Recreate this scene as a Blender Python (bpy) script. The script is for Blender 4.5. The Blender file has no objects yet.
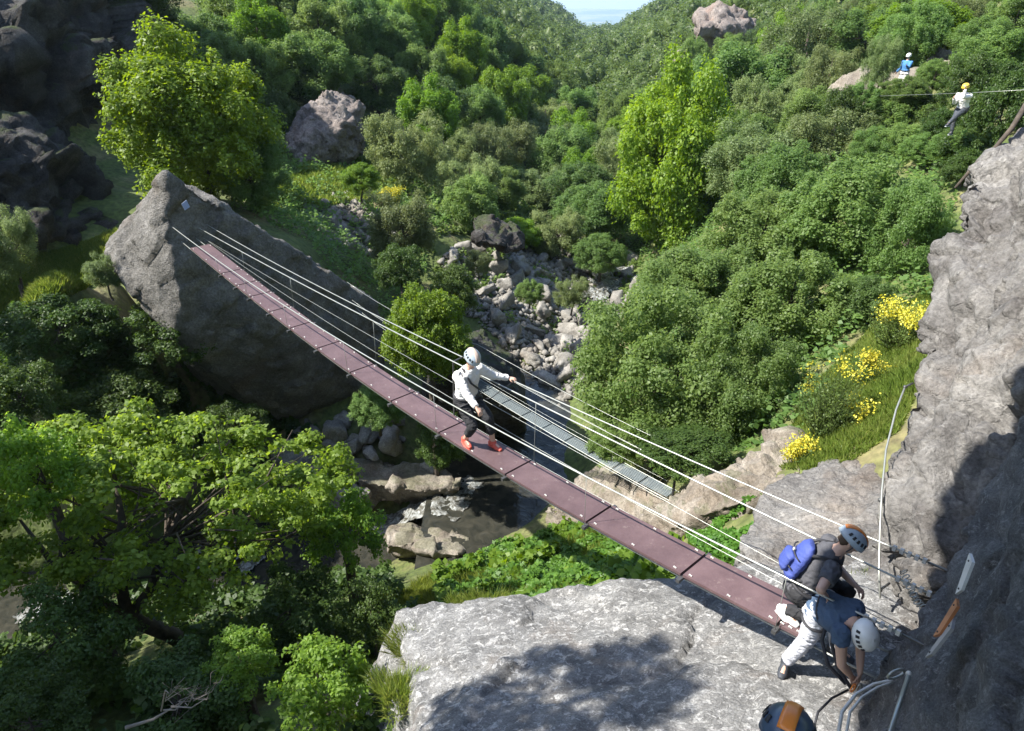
import bpy, bmesh, math, random
import numpy as np
from mathutils import Vector, Matrix, Quaternion
R_ = math.radians
scene = bpy.context.scene
COL = scene.collection

# ---------------------------------------------------------------- camera, world, sun, exposure
FPX = 700.0
PITCH = math.atan(362.0 / FPX)
CP, SP = math.cos(PITCH), math.sin(PITCH)
cam_data = bpy.data.cameras.new("camera")
cam_data.sensor_width = 36.0
cam_data.lens = 36.0 * FPX / 1024.0
cam_data.clip_start = 0.05
cam_data.clip_end = 40000
cam = bpy.data.objects.new("camera", cam_data)
COL.objects.link(cam)
cam.location = (0, 0, 0)
cam.rotation_euler = (math.pi / 2 - PITCH, 0, 0)
scene.camera = cam

LIGHT = Vector((0.85, 0.12, -1.0)).normalized()      # direction the sunlight travels
SUN = -LIGHT
world = bpy.data.worlds.new("World")
scene.world = world
world.use_nodes = True
wn = world.node_tree.nodes
wl = world.node_tree.links
bg = wn["Background"]
sky = wn.new("ShaderNodeTexSky")
sky.sky_type = 'NISHITA'
sky.sun_disc = False
sky.sun_elevation = math.asin(SUN.z)
sky.sun_rotation = math.atan2(SUN.x, SUN.y)
sky.altitude = 600
wl.new(sky.outputs[0], bg.inputs[0])
bg.inputs[1].default_value = 0.15
sun_data = bpy.data.lights.new("sun", 'SUN')
sun_data.energy = 5.0
sun_data.angle = R_(0.53)
sun_data.color = (1.0, 0.96, 0.88)
sun_ob = bpy.data.objects.new("sun", sun_data)
COL.objects.link(sun_ob)
sun_ob.rotation_euler = LIGHT.to_track_quat('-Z', 'Y').to_euler()
scene.view_settings.view_transform = 'Standard'
scene.view_settings.look = 'None'
scene.view_settings.exposure = 1.28
scene.view_settings.gamma = 1
scene.cycles.max_bounces = 6
scene.cycles.diffuse_bounces = 3
scene.cycles.glossy_bounces = 3
scene.cycles.transmission_bounces = 4
scene.cycles.volume_bounces = 0
scene.cycles.use_denoising = True
scene.cycles.sample_clamp_indirect = 4

# ---------------------------------------------------------------- helpers: points along a view direction, used only to measure world positions
def ray(px, py):
    u = (px - 512) / FPX
    v = (365.5 - py) / FPX
    return np.array([u, CP + SP * v, -SP + CP * v])
def P(px, py, t):
    return ray(px, py) * t
def Pz(px, py, z):
    d = ray(px, py)
    return d * (z / d[2])
def proj(p):
    p = np.asarray(p, float)
    dep = p[..., 1] * CP - p[..., 2] * SP
    up = p[..., 1] * SP + p[..., 2] * CP
    dd = np.where(np.abs(dep) < 1e-6, 1e-6, dep)
    return 512 + FPX * p[..., 0] / dd, 365.5 - FPX * up / dd, dep

def tag(o, label=None, cat=None, group=None, kind=None):
    if label: o["label"] = label
    if cat: o["category"] = cat
    if group: o["group"] = group
    if kind: o["kind"] = kind
    return o
def link(name, me, mats=(), parent=None, smooth=True):
    o = bpy.data.objects.new(name, me)
    COL.objects.link(o)
    if not isinstance(mats, (list, tuple)): mats = [mats]
    for m in mats: me.materials.append(m)
    if smooth and len(me.polygons):
        me.polygons.foreach_set("use_smooth", np.ones(len(me.polygons), bool))
    if parent: o.parent = parent
    return o
def empty(name, loc=(0, 0, 0), rz=0.0):
    o = bpy.data.objects.new(name, None)
    COL.objects.link(o)
    o.location = Vector(loc); o.rotation_euler = (0, 0, rz)
    o.empty_display_size = 0.2
    return o
def mesh_np(name, verts, faces, k=None):
    """verts (n,3), faces (m,k) array or list of lists"""
    me = bpy.data.meshes.new(name)
    verts = np.asarray(verts, np.float32)
    if isinstance(faces, np.ndarray):
        m, k = faces.shape
        me.vertices.add(len(verts)); me.vertices.foreach_set("co", verts.ravel())
        me.loops.add(m * k); me.loops.foreach_set("vertex_index", faces.astype(np.int32).ravel())
        me.polygons.add(m)
        me.polygons.foreach_set("loop_start", np.arange(0, m * k, k, dtype=np.int32))
        me.polygons.foreach_set("loop_total", np.full(m, k, np.int32))
        me.update(calc_edges=True)
    else:
        me.from_pydata([tuple(map(float, v)) for v in verts], [], faces)
        me.update()
    return me

class MB:
    """collects boxes, tubes and hulls into one mesh"""
    def __init__(s): s.v = []; s.f = []
    def add(s, vs, fs):
        o = len(s.v)
        s.v += [tuple(map(float, q)) for q in vs]
        s.f += [[i + o for i in f] for f in fs]
        return s
    def box(s, c, ax, ay, az):
        c, ax, ay, az = (np.array(q, float) for q in (c, ax, ay, az))
        vs = [c + sx * ax + sy * ay + sz * az for sz in (-1, 1) for sy in (-1, 1) for sx in (-1, 1)]
        return s.add(vs, [[0, 2, 3, 1], [4, 5, 7, 6], [0, 1, 5, 4], [2, 6, 7, 3], [0, 4, 6, 2], [1, 3, 7, 5]])
    def tube(s, pts, r, n=8, cap=True, scale_y=1.0):
        pts = [np.array(p, float) for p in pts]
        rs = r if isinstance(r, (list, tuple, np.ndarray)) else [r] * len(pts)
        vs = []; fs = []
        t0 = pts[1] - pts[0]; t0 /= np.linalg.norm(t0)
        a = np.cross(t0, [0, 0, 1.0])
        if np.linalg.norm(a) < .1: a = np.cross(t0, [1.0, 0, 0])
        a /= np.linalg.norm(a)
        for i, p in enumerate(pts):
            t = pts[min(i + 1, len(pts) - 1)] - pts[max(i - 1, 0)]
            t = t / (np.linalg.norm(t) + 1e-9)
            a = a - t * np.dot(a, t); a /= np.linalg.norm(a) + 1e-9
            b = np.cross(t, a)
            for k in range(n):
                w = 2 * math.pi * k / n
                vs.append(p + rs[i] * (math.cos(w) * a + scale_y * math.sin(w) * b))
        m = len(pts)
        for i in range(m - 1):
            for k in range(n):
                fs.append([i * n + k, i * n + (k + 1) % n, (i + 1) * n + (k + 1) % n, (i + 1) * n + k])
        if cap:
            fs.append(list(range(n))[::-1]); fs.append([(m - 1) * n + k for k in range(n)])
        return s.add(vs, fs)
    def ball(s, c, r, seg=12, rings=8):
        r = np.array(r if hasattr(r, '__len__') else [r] * 3, float)
        vs = []; fs = []
        for i in range(rings + 1):
            th = math.pi * i / rings
            for k in range(seg):
                w = 2 * math.pi * k / seg
                vs.append(np.array(c) + r * np.array([math.sin(th) * math.cos(w), math.sin(th) * math.sin(w), math.cos(th)]))
        for i in range(rings):
            for k in range(seg):
                fs.append([i * seg + k, (i + 1) * seg + k, (i + 1) * seg + (k + 1) % seg, i * seg + (k + 1) % seg])
        return s.add(vs, fs)
    def build(s, name, mat, parent=None, smooth=False, M=None):
        v = s.v
        if M is not None: v = [tuple(M @ Vector(q)) for q in v]
        if parent is not None:
            L = Vector(parent.location)
            v = [tuple(Vector(q) - L) for q in v] if parent.get("_world", 1) and M is None else v
        me = mesh_np(name, v, s.f)
        return link(name, me, mat, parent, smooth)

# ---------------------------------------------------------------- vector noise
def _hash(ix, iy, iz, seed):
    h = (ix.astype(np.int64) * 374761393 + iy.astype(np.int64) * 668265263 + iz.astype(np.int64) * 2147483647 + seed * 974634777) & 0xFFFFFFFF
    h = ((h ^ (h >> 13)) * 1274126177) & 0xFFFFFFFF
    h = ((h ^ (h >> 16)) * 2246822519) & 0xFFFFFFFF
    return ((h ^ (h >> 15)) & 0xFFFFFF) / float(0xFFFFFF)
def vnoise(p, seed=0):
    p = np.asarray(p, float)
    i = np.floor(p); f = p - i; i = i.astype(np.int64)
    f = f * f * f * (f * (f * 6 - 15) + 10)
    r = 0
    for dx in (0, 1):
        for dy in (0, 1):
            for dz in (0, 1):
                w = (f[:, 0] if dx else 1 - f[:, 0]) * (f[:, 1] if dy else 1 - f[:, 1]) * (f[:, 2] if dz else 1 - f[:, 2])
                r = r + w * _hash(i[:, 0] + dx, i[:, 1] + dy, i[:, 2] + dz, seed)
    return r * 2 - 1
def fbm(p, seed=0, octv=4, gain=.5):
    a = 1.0; s = 0; p = np.asarray(p, float)
    for k in range(octv):
        s = s + a * vnoise(p * (2.03 ** k) + k * 17.3, seed + k)
        a *= gain
    return s
def facets(p, seed=0):
    """blocky displacement: every cell is a randomly tilted plane; returns (disp, edge distance)"""
    p = np.asarray(p, float)
    i = np.floor(p).astype(np.int64)
    best = np.full(len(p), 9e9); sec = np.full(len(p), 9e9)
    d = np.zeros(len(p))
    for dx in (-1, 0, 1):
        for dy in (-1, 0, 1):
            for dz in (-1, 0, 1):
                c = i + np.array([dx, dy, dz])
                h = np.stack([_hash(c[:, 0], c[:, 1], c[:, 2], seed + q) for q in range(3)], 1)
                t = np.stack([_hash(c[:, 0], c[:, 1], c[:, 2], seed + 10 + q) for q in range(3)], 1) * 2 - 1
                off = _hash(c[:, 0], c[:, 1], c[:, 2], seed + 20) * 2 - 1
                q = p - (c + h)
                r = (q * q).sum(1)
                val = (q * t).sum(1) * 1.2 + off * .5
                nearer = r < best
                sec = np.where(nearer, best, np.minimum(sec, r))
                d = np.where(nearer, val, d)
                best = np.where(nearer, r, best)
    return d, np.sqrt(sec) - np.sqrt(best)

# ---------------------------------------------------------------- materials
def new_mat(name):
    m = bpy.data.materials.new(name); m.use_nodes = True
    nt = m.node_tree
    return m, nt.nodes, nt.links, nt.nodes["Principled BSDF"]
def plain(name, col, rough=.6, metal=0.0, bump=0.0, bscale=40, var=.12, vscale=8):
    m, n, l, b = new_mat(name)
    b.inputs["Roughness"].default_value = rough
    b.inputs["Metallic"].default_value = metal
    tc = n.new("ShaderNodeTexCoord")
    no = n.new("ShaderNodeTexNoise"); no.inputs["Scale"].default_value = vscale; no.inputs["Detail"].default_value = 6
    l.new(tc.outputs["Object"], no.inputs["Vector"])
    cr = n.new("ShaderNodeValToRGB")
    cr.color_ramp.elements[0].position = .3; cr.color_ramp.elements[1].position = .7
    cr.color_ramp.elements[0].color = tuple(c * (1 - var) for c in col) + (1,)
    cr.color_ramp.elements[1].color = tuple(min(1, c * (1 + var)) for c in col) + (1,)
    l.new(no.outputs["Fac"], cr.inputs[0]); l.new(cr.outputs[0], b.inputs["Base Color"])
    if bump:
        n2 = n.new("ShaderNodeTexNoise"); n2.inputs["Scale"].default_value = bscale; n2.inputs["Detail"].default_value = 5
        l.new(tc.outputs["Object"], n2.inputs["Vector"])
        bp = n.new("ShaderNodeBump"); bp.inputs["Strength"].default_value = bump; bp.inputs["Distance"].default_value = .02
        l.new(n2.outputs["Fac"], bp.inputs["Height"]); l.new(bp.outputs[0], b.inputs["Normal"])
    return m
def rock_mat(name, dark, mid, light, scale=1.0, lichen=.5, lichen_col=(.55, .54, .50), brown=(.22, .15, .10), brown_amt=.15, bump=.6, bdist=.03, stretch=(1, 1, 1), green=0.0):
    m, n, l, b = new_mat(name)
    b.inputs["Roughness"].default_value = .92
    b.inputs["Specular IOR Level"].default_value = .25
    geo = n.new("ShaderNodeNewGeometry")
    mp = n.new("ShaderNodeMapping"); mp.inputs["Scale"].default_value = stretch
    l.new(geo.outputs["Position"], mp.inputs["Vector"])
    def noise(sc, det=8, rough=.6, dist=0.0):
        x = n.new("ShaderNodeTexNoise")
        x.inputs["Scale"].default_value = sc * scale; x.inputs["Detail"].default_value = det
        x.inputs["Roughness"].default_value = rough; x.inputs["Distortion"].default_value = dist
        l.new(mp.outputs[0], x.inputs["Vector"]); return x
    def ramp(src, stops):
        r = n.new("ShaderNodeValToRGB")
        e = r.color_ramp.elements
        e[0].position, e[0].color = stops[0][0], tuple(stops[0][1]) + (1,)
        e[1].position, e[1].color = stops[-1][0], tuple(stops[-1][1]) + (1,)
        for p, c in stops[1:-1]:
            q = e.new(p); q.color = tuple(c) + (1,)
        l.new(src, r.inputs[0]); return r
    def mix(fac, a, b_):
        x = n.new("ShaderNodeMix"); x.data_type = 'RGBA'
        if isinstance(fac, float): x.inputs[0].default_value = fac
        else: l.new(fac, x.inputs[0])
        for s, q in ((6, a), (7, b_)):
            if isinstance(q, tuple): x.inputs[s].default_value = q + (1,)
            else: l.new(q, x.inputs[s])
        return x.outputs[2]
    n1 = noise(1.3, 9, .65, .4)
    base = ramp(n1.outputs[0], [(.28, dark), (.5, mid), (.72, light)]).outputs[0]
    n3 = noise(.5, 5, .6, .8)
    br = ramp(n3.outputs[0], [(.55, (0, 0, 0)), (.72, (brown_amt,) * 3)])
    base = mix(br.outputs[0], base, brown)
    n2 = noise(5.0, 10, .72, .6)
    lo = .62 - .12 * lichen
    li = ramp(n2.outputs[0], [(lo, (0, 0, 0)), (lo + .05, (min(1, lichen),) * 3)])
    base = mix(li.outputs[0], base, lichen_col)
    n6 = noise(22, 6, .7)
    sp = ramp(n6.outputs[0], [(.38, (.55, .55, .55)), (.6, (1.15, 1.15, 1.15))])
    mul = n.new("ShaderNodeMix"); mul.data_type = 'RGBA'; mul.blend_type = 'MULTIPLY'; mul.inputs[0].default_value = .75
    l.new(base, mul.inputs[6]); l.new(sp.outputs[0], mul.inputs[7]); base = mul.outputs[2]
    if green:
        sx = n.new("ShaderNodeSeparateXYZ"); l.new(geo.outputs["Normal"], sx.inputs[0])
        n7 = noise(1.1, 6, .7, .3)
        ad = n.new("ShaderNodeMath"); ad.operation = 'MULTIPLY'; l.new(sx.outputs[2], ad.inputs[0]); l.new(n7.outputs[0], ad.inputs[1])
        gr = ramp(ad.outputs[0], [(.40, (0, 0, 0)), (.5, (green,) * 3)])
        base = mix(gr.outputs[0], base, (.06, .085, .02))
    l.new(base, b.inputs["Base Color"])
    n4 = noise(9, 12, .72, .3)
    vo = n.new("ShaderNodeTexVoronoi"); vo.feature = 'DISTANCE_TO_EDGE'; vo.inputs["Scale"].default_value = 2.6 * scale
    nd = noise(2.2, 5, .6)
    va = n.new("ShaderNodeVectorMath"); va.operation = 'MULTIPLY_ADD'
    l.new(nd.outputs["Color"], va.inputs[0]); va.inputs[1].default_value = (.7, .7, .7); l.new(mp.outputs[0], va.inputs[2])
    l.new(va.outputs[0], vo.inputs["Vector"])
    cr = n.new("ShaderNodeMapRange"); cr.inputs[1].default_value = 0; cr.inputs[2].default_value = .05
    l.new(vo.outputs["Distance"], cr.inputs[0])
    mm = n.new("ShaderNodeMath"); mm.operation = 'MULTIPLY_ADD'; l.new(cr.outputs[0], mm.inputs[0]); mm.inputs[1].default_value = .12; l.new(n4.outputs[0], mm.inputs[2])
    bp = n.new("ShaderNodeBump"); bp.inputs["Strength"].default_value = bump; bp.inputs["Distance"].default_value = bdist / scale * 2
    l.new(mm.outputs[0], bp.inputs["Height"]); l.new(bp.outputs[0], b.inputs["Normal"])
    return m
def deck_mat(name):
    m, n, l, b = new_mat(name)
    b.inputs["Roughness"].default_value = .6
    geo = n.new("ShaderNodeNewGeometry"); oi = n.new("ShaderNodeObjectInfo")
    def noise(sc, det, rough=.6):
        x = n.new("ShaderNodeTexNoise"); x.inputs["Scale"].default_value = sc; x.inputs["Detail"].default_value = det; x.inputs["Roughness"].default_value = rough
        l.new(geo.outputs["Position"], x.inputs["Vector"]); return x
    r = n.new("ShaderNodeValToRGB"); e = r.color_ramp.elements
    e[0].position, e[0].color = .3, (.070, .040, .042, 1); e[1].position, e[1].color = .72, (.125, .078, .080, 1)
    l.new(noise(2.2, 8, .7).outputs[0], r.inputs[0])
    r2 = n.new("ShaderNodeValToRGB"); e = r2.color_ramp.elements
    e[0].position, e[0].color = .58, (0, 0, 0, 1); e[1].position, e[1].color = .74, (.55, .55, .55, 1)
    l.new(noise(9, 9, .75).outputs[0], r2.inputs[0])
    mx = n.new("ShaderNodeMix"); mx.data_type = 'RGBA'; l.new(r2.outputs[0], mx.inputs[0]); l.new(r.outputs[0], mx.inputs[6]); mx.inputs[7].default_value = (.27, .22, .19, 1)
    hs = n.new("ShaderNodeHueSaturation"); mr = n.new("ShaderNodeMapRange"); mr.inputs[3].default_value = .86; mr.inputs[4].default_value = 1.12
    l.new(oi.outputs["Random"], mr.inputs[0]); l.new(mr.outputs[0], hs.inputs["Value"]); l.new(mx.outputs[2], hs.inputs["Color"]); l.new(hs.outputs[0], b.inputs["Base Color"])
    bp = n.new("ShaderNodeBump"); bp.inputs["Strength"].default_value = .3; bp.inputs["Distance"].default_value = .01
    l.new(noise(40, 4).outputs[0], bp.inputs["Height"]); l.new(bp.outputs[0], b.inputs["Normal"])
    return m
def leaf_mat(name, c1, c2, c3, trans=.35, rough=.5, obvar=.25):
    """c1..c3 vary leaf by leaf and tree by tree"""
    m, n, l, b = new_mat(name)
    n.remove(b)
    out = n["Material Output"]
    geo = n.new("ShaderNodeNewGeometry"); oi = n.new("ShaderNodeObjectInfo")
    r = n.new("ShaderNodeValToRGB"); e = r.color_ramp.elements
    e[0].position, e[0].color = 0.05, c1 + (1,)
    e[1].position, e[1].color = .95, c3 + (1,)
    q = e.new(.5); q.color = c2 + (1,)
    no = n.new("ShaderNodeTexNoise"); no.inputs["Scale"].default_value = .9; no.inputs["Detail"].default_value = 2
    l.new(geo.outputs["Position"], no.inputs["Vector"])
    ma = n.new("ShaderNodeMath"); ma.operation = 'MULTIPLY_ADD'; l.new(geo.outputs["Random Per Island"], ma.inputs[0]); ma.inputs[1].default_value = .6
    m2 = n.new("ShaderNodeMath"); m2.operation = 'MULTIPLY_ADD'; l.new(no.outputs[0], m2.inputs[0]); m2.inputs[1].default_value = .9; m2.inputs[2].default_value = -.25
    l.new(m2.outputs[0], ma.inputs[2]); l.new(ma.outputs[0], r.inputs[0])
    hs = n.new("ShaderNodeHueSaturation")
    mr = n.new("ShaderNodeMapRange"); mr.inputs[3].default_value = 1 - obvar; mr.inputs[4].default_value = 1 + obvar
    l.new(oi.outputs["Random"], mr.inputs[0]); l.new(mr.outputs[0], hs.inputs["Value"])
    mh = n.new("ShaderNodeMapRange"); mh.inputs[3].default_value = .495; mh.inputs[4].default_value = .52
    fr = n.new("ShaderNodeMath"); fr.operation = 'FRACT'; mu = n.new("ShaderNodeMath"); mu.operation = 'MULTIPLY'; mu.inputs[1].default_value = 7.31
    l.new(oi.outputs["Random"], mu.inputs[0]); l.new(mu.outputs[0], fr.inputs[0]); l.new(fr.outputs[0], mh.inputs[0])
    l.new(mh.outputs[0], hs.inputs["Hue"])
    l.new(r.outputs[0], hs.inputs["Color"])
    pb = n.new("ShaderNodeBsdfPrincipled"); pb.inputs["Roughness"].default_value = rough; pb.inputs["Specular IOR Level"].default_value = .35
    l.new(hs.outputs[0], pb.inputs["Base Color"])
    tr = n.new("ShaderNodeBsdfTranslucent")
    hs2 = n.new("ShaderNodeHueSaturation"); hs2.inputs["Hue"].default_value = .485; hs2.inputs["Saturation"].default_value = 1.1; hs2.inputs["Value"].default_value = 1.7
    l.new(hs.outputs[0], hs2.inputs["Color"]); l.new(hs2.outputs[0], tr.inputs["Color"])
    mx = n.new("ShaderNodeMixShader"); mx.inputs[0].default_value = trans
    l.new(pb.outputs[0], mx.inputs[1]); l.new(tr.outputs[0], mx.inputs[2]); l.new(mx.outputs[0], out.inputs["Surface"])
    return m

M = {}
M['slab'] = rock_mat('lichened_slab_rock', (.13, .128, .125), (.26, .256, .25), (.38, .374, .365), 2.6, .75, (.60, .59, .575), brown_amt=.35, bump=1.0, bdist=.07, stretch=(.8, 1.0, 1.0))
M['wall'] = rock_mat('grey_wall_rock', (.10, .09, .085), (.20, .19, .18), (.33, .315, .295), .8, .3, (.52, .50, .47), brown_amt=.4, bump=.8, bdist=.06)
M['nearwall'] = rock_mat('near_wall_rock', (.12, .12, .125), (.22, .22, .225), (.36, .36, .36), 2.6, .55, (.5, .5, .5), brown_amt=.1, bump=1.0, bdist=.11)
M['boulder'] = rock_mat('boulder_rock', (.10, .095, .085), (.175, .165, .15), (.30, .285, .265), .9, .35, (.40, .385, .36), brown_amt=.25, bump=.9, bdist=.07)
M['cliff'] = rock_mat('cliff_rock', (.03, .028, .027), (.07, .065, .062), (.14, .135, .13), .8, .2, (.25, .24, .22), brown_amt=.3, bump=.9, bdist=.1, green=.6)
M['stone'] = rock_mat('stream_stone', (.12, .11, .095), (.235, .22, .195), (.36, .34, .305), .9, .2, (.5, .48, .44), brown_amt=.3, bump=.6, bdist=.03)
M['brownrock'] = rock_mat('brown_ledge_rock', (.11, .09, .07), (.22, .19, .155), (.36, .325, .28), .9, .25, (.5, .45, .38), brown=(.20, .14, .09), brown_amt=.4, bump=.7, bdist=.04, green=.3)
M['redrock'] = rock_mat('outcrop_rock', (.13, .11, .10), (.25, .21, .185), (.38, .33, .29), .5, .15, brown=(.30, .17, .11), brown_amt=.6, bump=.8, bdist=.08)
M['bark'] = plain('bark', (.07, .055, .042), .95, bump=.8, bscale=14, var=.4)
M['bark_light'] = plain('dry_twig_bark', (.22, .19, .16), .9, var=.3)
M['leaf_bright'] = leaf_mat('leaf_bright', (.095, .16, .016), (.15, .235, .024), (.22, .31, .04), .5, obvar=.15)
M['leaf_mid'] = leaf_mat('leaf_mid', (.095, .155, .040), (.145, .215, .058), (.195, .27, .082), .54, obvar=.15)
M['leaf_dark'] = leaf_mat('leaf_dark', (.065, .11, .030), (.10, .155, .042), (.14, .205, .058), .48, obvar=.25)
M['leaf_grey'] = leaf_mat('leaf_grey', (.11, .145, .05), (.155, .195, .07), (.205, .245, .095), .45)
M['leaf_front'] = leaf_mat('leaf_front', (.10, .17, .024), (.17, .26, .036), (.26, .36, .06), .55, obvar=.06)
M['leaf_shade'] = leaf_mat('leaf_shade', (.035, .062, .013), (.06, .10, .019), (.10, .15, .033), .42, obvar=.15)  # leaf green darkened to paint shade into the bush colour
M['flower'] = leaf_mat('broom_flower', (.42, .35, .03), (.56, .46, .05), (.66, .57, .11), .25, obvar=.05)
M['grass'] = leaf_mat('grass_blade', (.10, .15, .025), (.17, .22, .04), (.30, .31, .09), .4, obvar=.05)
M['ivy'] = leaf_mat('ground_leaf', (.045, .11, .015), (.08, .17, .022), (.13, .24, .035), .35, obvar=.05)
# ---------------------------------------------------------------- terrain
def xc(y): return 1.3 + .11 * y + 3.0 * np.sin(y / 55.0) * np.clip((y - 30) / 60, 0, 1) * (1 - np.clip((y - 250) / 200, 0, 1))
def valley(x, y):
    y = np.asarray(y, float); x = np.asarray(x, float)
    dx = x - xc(y)
    fl = -13 - .025 * np.clip(y - 30, 0, 700)
    wv = 3 + np.clip(y - 180, 0, 460) * .018
    s = np.where(dx > 0, .62, .56)
    h = fl + s * (np.sqrt(np.maximum(np.abs(dx) - wv, 0) ** 2 + 9) - 3)
    h = h + 2.2 * np.sin(x / 17 + y / 31) * np.clip(np.abs(dx) / 25, 0, 1) + 5 * np.sin(y / 63.0 + 1.3 * np.sign(dx)) * np.clip(np.abs(dx) / 40 - .3, 0, 1)
    # side hills flatten high up
    h = np.where(h > 90, 90 + (h - 90) * .2, h)
    # the valley opens onto a far plain
    k = np.clip((y - 640) / 500, 0, 1); k = k * k * (3 - 2 * k)
    plain_ = -130 + 14 * np.sin(x / 900.0 + 1) * np.sin(y / 1300.0) - 10 * (y / 12000.0)
    far = 55 * np.exp(-((y - 9500) / 1500.0) ** 2) * (1 + .3 * np.sin(x / 700.0))
    return h * (1 - k) + (plain_ + far) * k
W = lambda px, py, z: tuple(Pz(px, py, z))
CPTS = [
 # near shelf, under and around the slab
 (0, 0, -8.0), (3, 2, -7.5), (6, 3, -6.8), (-3, 1, -8.5), (2, 6, -7.6), (0, 5.5, -7.9), (5, 6, -7.0), (-6, -4, -8), (8, -4, -4), (0, -10, -4), (-14, -8, -7), (12, -10, 2), (4.5, 8, -7.2), (7, 6, -5),
 (-1.8, 6.5, -8.6), (-2.5, 8.5, -10.5), (1.5, 9.3, -9.3), (-.5, 9.2, -10.2), (3.2, 9.2, -8.4),
 W(550, 570, -11.0), W(470, 590, -11.8), W(560, 540, -12.6), W(640, 560, -9.9), W(500, 560, -12.2), W(700, 530, -8.6), W(740, 515, -7.9), W(620, 530, -11.2),
 W(500, 505, -14.2), W(470, 530, -14.0), W(540, 505, -13.9), W(430, 505, -14.2), W(385, 525, -14.9), W(330, 540, -15.2), W(500, 470, -14.2), W(520, 440, -14.0), W(545, 400, -13.9), W(560, 350, -13.8), W(585, 315, -13.8), W(612, 288, -13.7), W(620, 265, -13.3),
 W(200, 570, -15.6), W(70, 600, -16), (-16, 14, -16.5), (-24, 13, -17),
 # foreground left slope
 W(130, 610, -11.5), W(200, 720, -8.6), W(380, 700, -8.2), W(330, 640, -10.2), W(400, 590, -12.2), W(20, 720, -9.2), W(30, 650, -11), (-10, 4, -9), (-8, 8, -10.8), (-16, 5, -11), (-13, 9, -13),
 # left bank
 W(60, 270, -6.6), W(10, 300, -6.6), W(100, 245, -6.6), W(100, 330, -9.8), W(30, 350, -9.6), W(200, 400, -12.6), W(100, 420, -12.8), W(260, 430, -12.8), W(330, 440, -12.6), W(370, 470, -13.0), W(300, 470, -13.4), (-18, 17, -7), (-24, 18, -4), (-10, 22, -6.8), (-8, 24, -7.4), (-5.5, 21, -10.5),
 W(60, 225, -7.2), (-18, 30, -6), (-26, 30, 2), (-30, 40, 4), W(190, 205, -6.6),
 W(300, 190, -8.2), W(330, 170, -8.4), W(270, 205, -7.4), W(345, 215, -9.0), W(380, 260, -10.4), W(400, 215, -9.0), W(450, 240, -9.8), W(470, 260, -10.8), W(500, 250, -11.0), W(540, 300, -12.2), W(520, 340, -12.9), W(440, 330, -12.2), W(460, 390, -13.2), W(400, 400, -12.6), W(520, 225, -11.4), W(560, 250, -12.4), W(580, 240, -12.6), W(570, 340, -12.9), W(595, 330, -12.7), (-20, 46, -3), (-10, 45, -8),
 # right bank
 W(870, 400, -6.6), W(830, 455, -6.7), W(930, 310, -6.4), W(900, 380, -6.0), W(800, 420, -7.8), W(760, 455, -8.3), W(670, 495, -9.6), W(600, 490, -12.0), W(720, 480, -8.8), W(640, 440, -11.2), W(600, 400, -12.6), (5, 18, -10.5), (5, 22, -11.2), (8.5, 26, -9.4), (8, 20, -8.6), (11, 16, -6.6), (14, 20, -5.2), (15, 28, -5.0), (20, 25, -2.5), (9, 12, -5.6), (13, 13, -3.0), (20, 14, 2), (26, 32, -1.0), (12, 36, -8), (20, 42, -3.5), (30, 20, 6), (18, 4, 4),
]
pts_ = [tuple(p) for p in CPTS]
for yy in (50, 58):
    for xx in np.linspace(-45, 55, 13): pts_.append((xx, yy, float(valley(xx, yy))))
for xx, yy in ((-45, 40), (-45, 25), (-45, 10), (-45, -10), (50, 40), (50, 25), (50, 5), (50, -12)):
    pts_.append((xx, yy, float(valley(xx, max(yy, 15))) if yy > 20 else 8.0))
CP_ = np.array(pts_, float)
_c = CP_[:, :2]
def _ker(r): return np.sqrt(r * r + .35)
_A = _ker(np.linalg.norm(_c[:, None] - _c[None], axis=2)); NCP = len(_c)
_A[np.arange(NCP), np.arange(NCP)] -= .25
_B = np.zeros((NCP + 3, NCP + 3)); _B[:NCP, :NCP] = _A
_B[:NCP, NCP] = _B[NCP, :NCP] = 1; _B[:NCP, NCP + 1:] = _c; _B[NCP + 1:, :NCP] = _c.T
WTS = np.linalg.solve(_B, np.concatenate([CP_[:, 2], [0, 0, 0]]))
def terrain(x, y, detail=True):
    x = np.asarray(x, float); y = np.asarray(y, float); sh = x.shape
    x = x.ravel(); y = y.ravel()
    h2 = valley(x, y)
    near = (y < 58) & (np.abs(x) < 50) & (y > -14)
    h = h2.copy()
    if near.any():
        q = np.stack([x[near], y[near]], 1)
        r = _ker(np.linalg.norm(q[:, None] - _c[None], axis=2))
        h1 = r @ WTS[:NCP] + WTS[NCP] + q @ WTS[NCP + 1:]
        k = np.clip((q[:, 1] - 46) / 12, 0, 1); k = np.maximum(k, np.clip((np.abs(q[:, 0]) - 36) / 12, 0, 1))
        k = k * k * (3 - 2 * k)
        h[near] = h1 * (1 - k) + h2[near] * k
    if detail:
        p3 = np.stack([x, y, np.zeros_like(x)], 1)
        h = h + .12 * fbm(p3 * .9, 5, 4) + np.clip((y - 60) / 200, 0, 1) * 1.5 * fbm(p3 * .04, 8, 3)
    return h.reshape(sh)
_gx = np.arange(-60, 80, .25); _gy = np.arange(-14, 130, .25)
_GZ = None
def tz_fast(x, y):
    global _GZ
    if _GZ is None:
        X_, Y_ = np.meshgrid(_gx, _gy, indexing='ij'); _GZ = terrain(X_, Y_)
    x = np.asarray(x, float); y = np.asarray(y, float)
    fx = np.clip((x + 60) / .25, 0, len(_gx) - 2.001); fy = np.clip((y + 14) / .25, 0, len(_gy) - 2.001)
    i = fx.astype(int); j = fy.astype(int); a = fx - i; c = fy - j
    return (_GZ[i, j] * (1 - a) + _GZ[i + 1, j] * a) * (1 - c) + (_GZ[i, j + 1] * (1 - a) + _GZ[i + 1, j + 1] * a) * c
def tz(x, y): return float(tz_fast(x, y))

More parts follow.
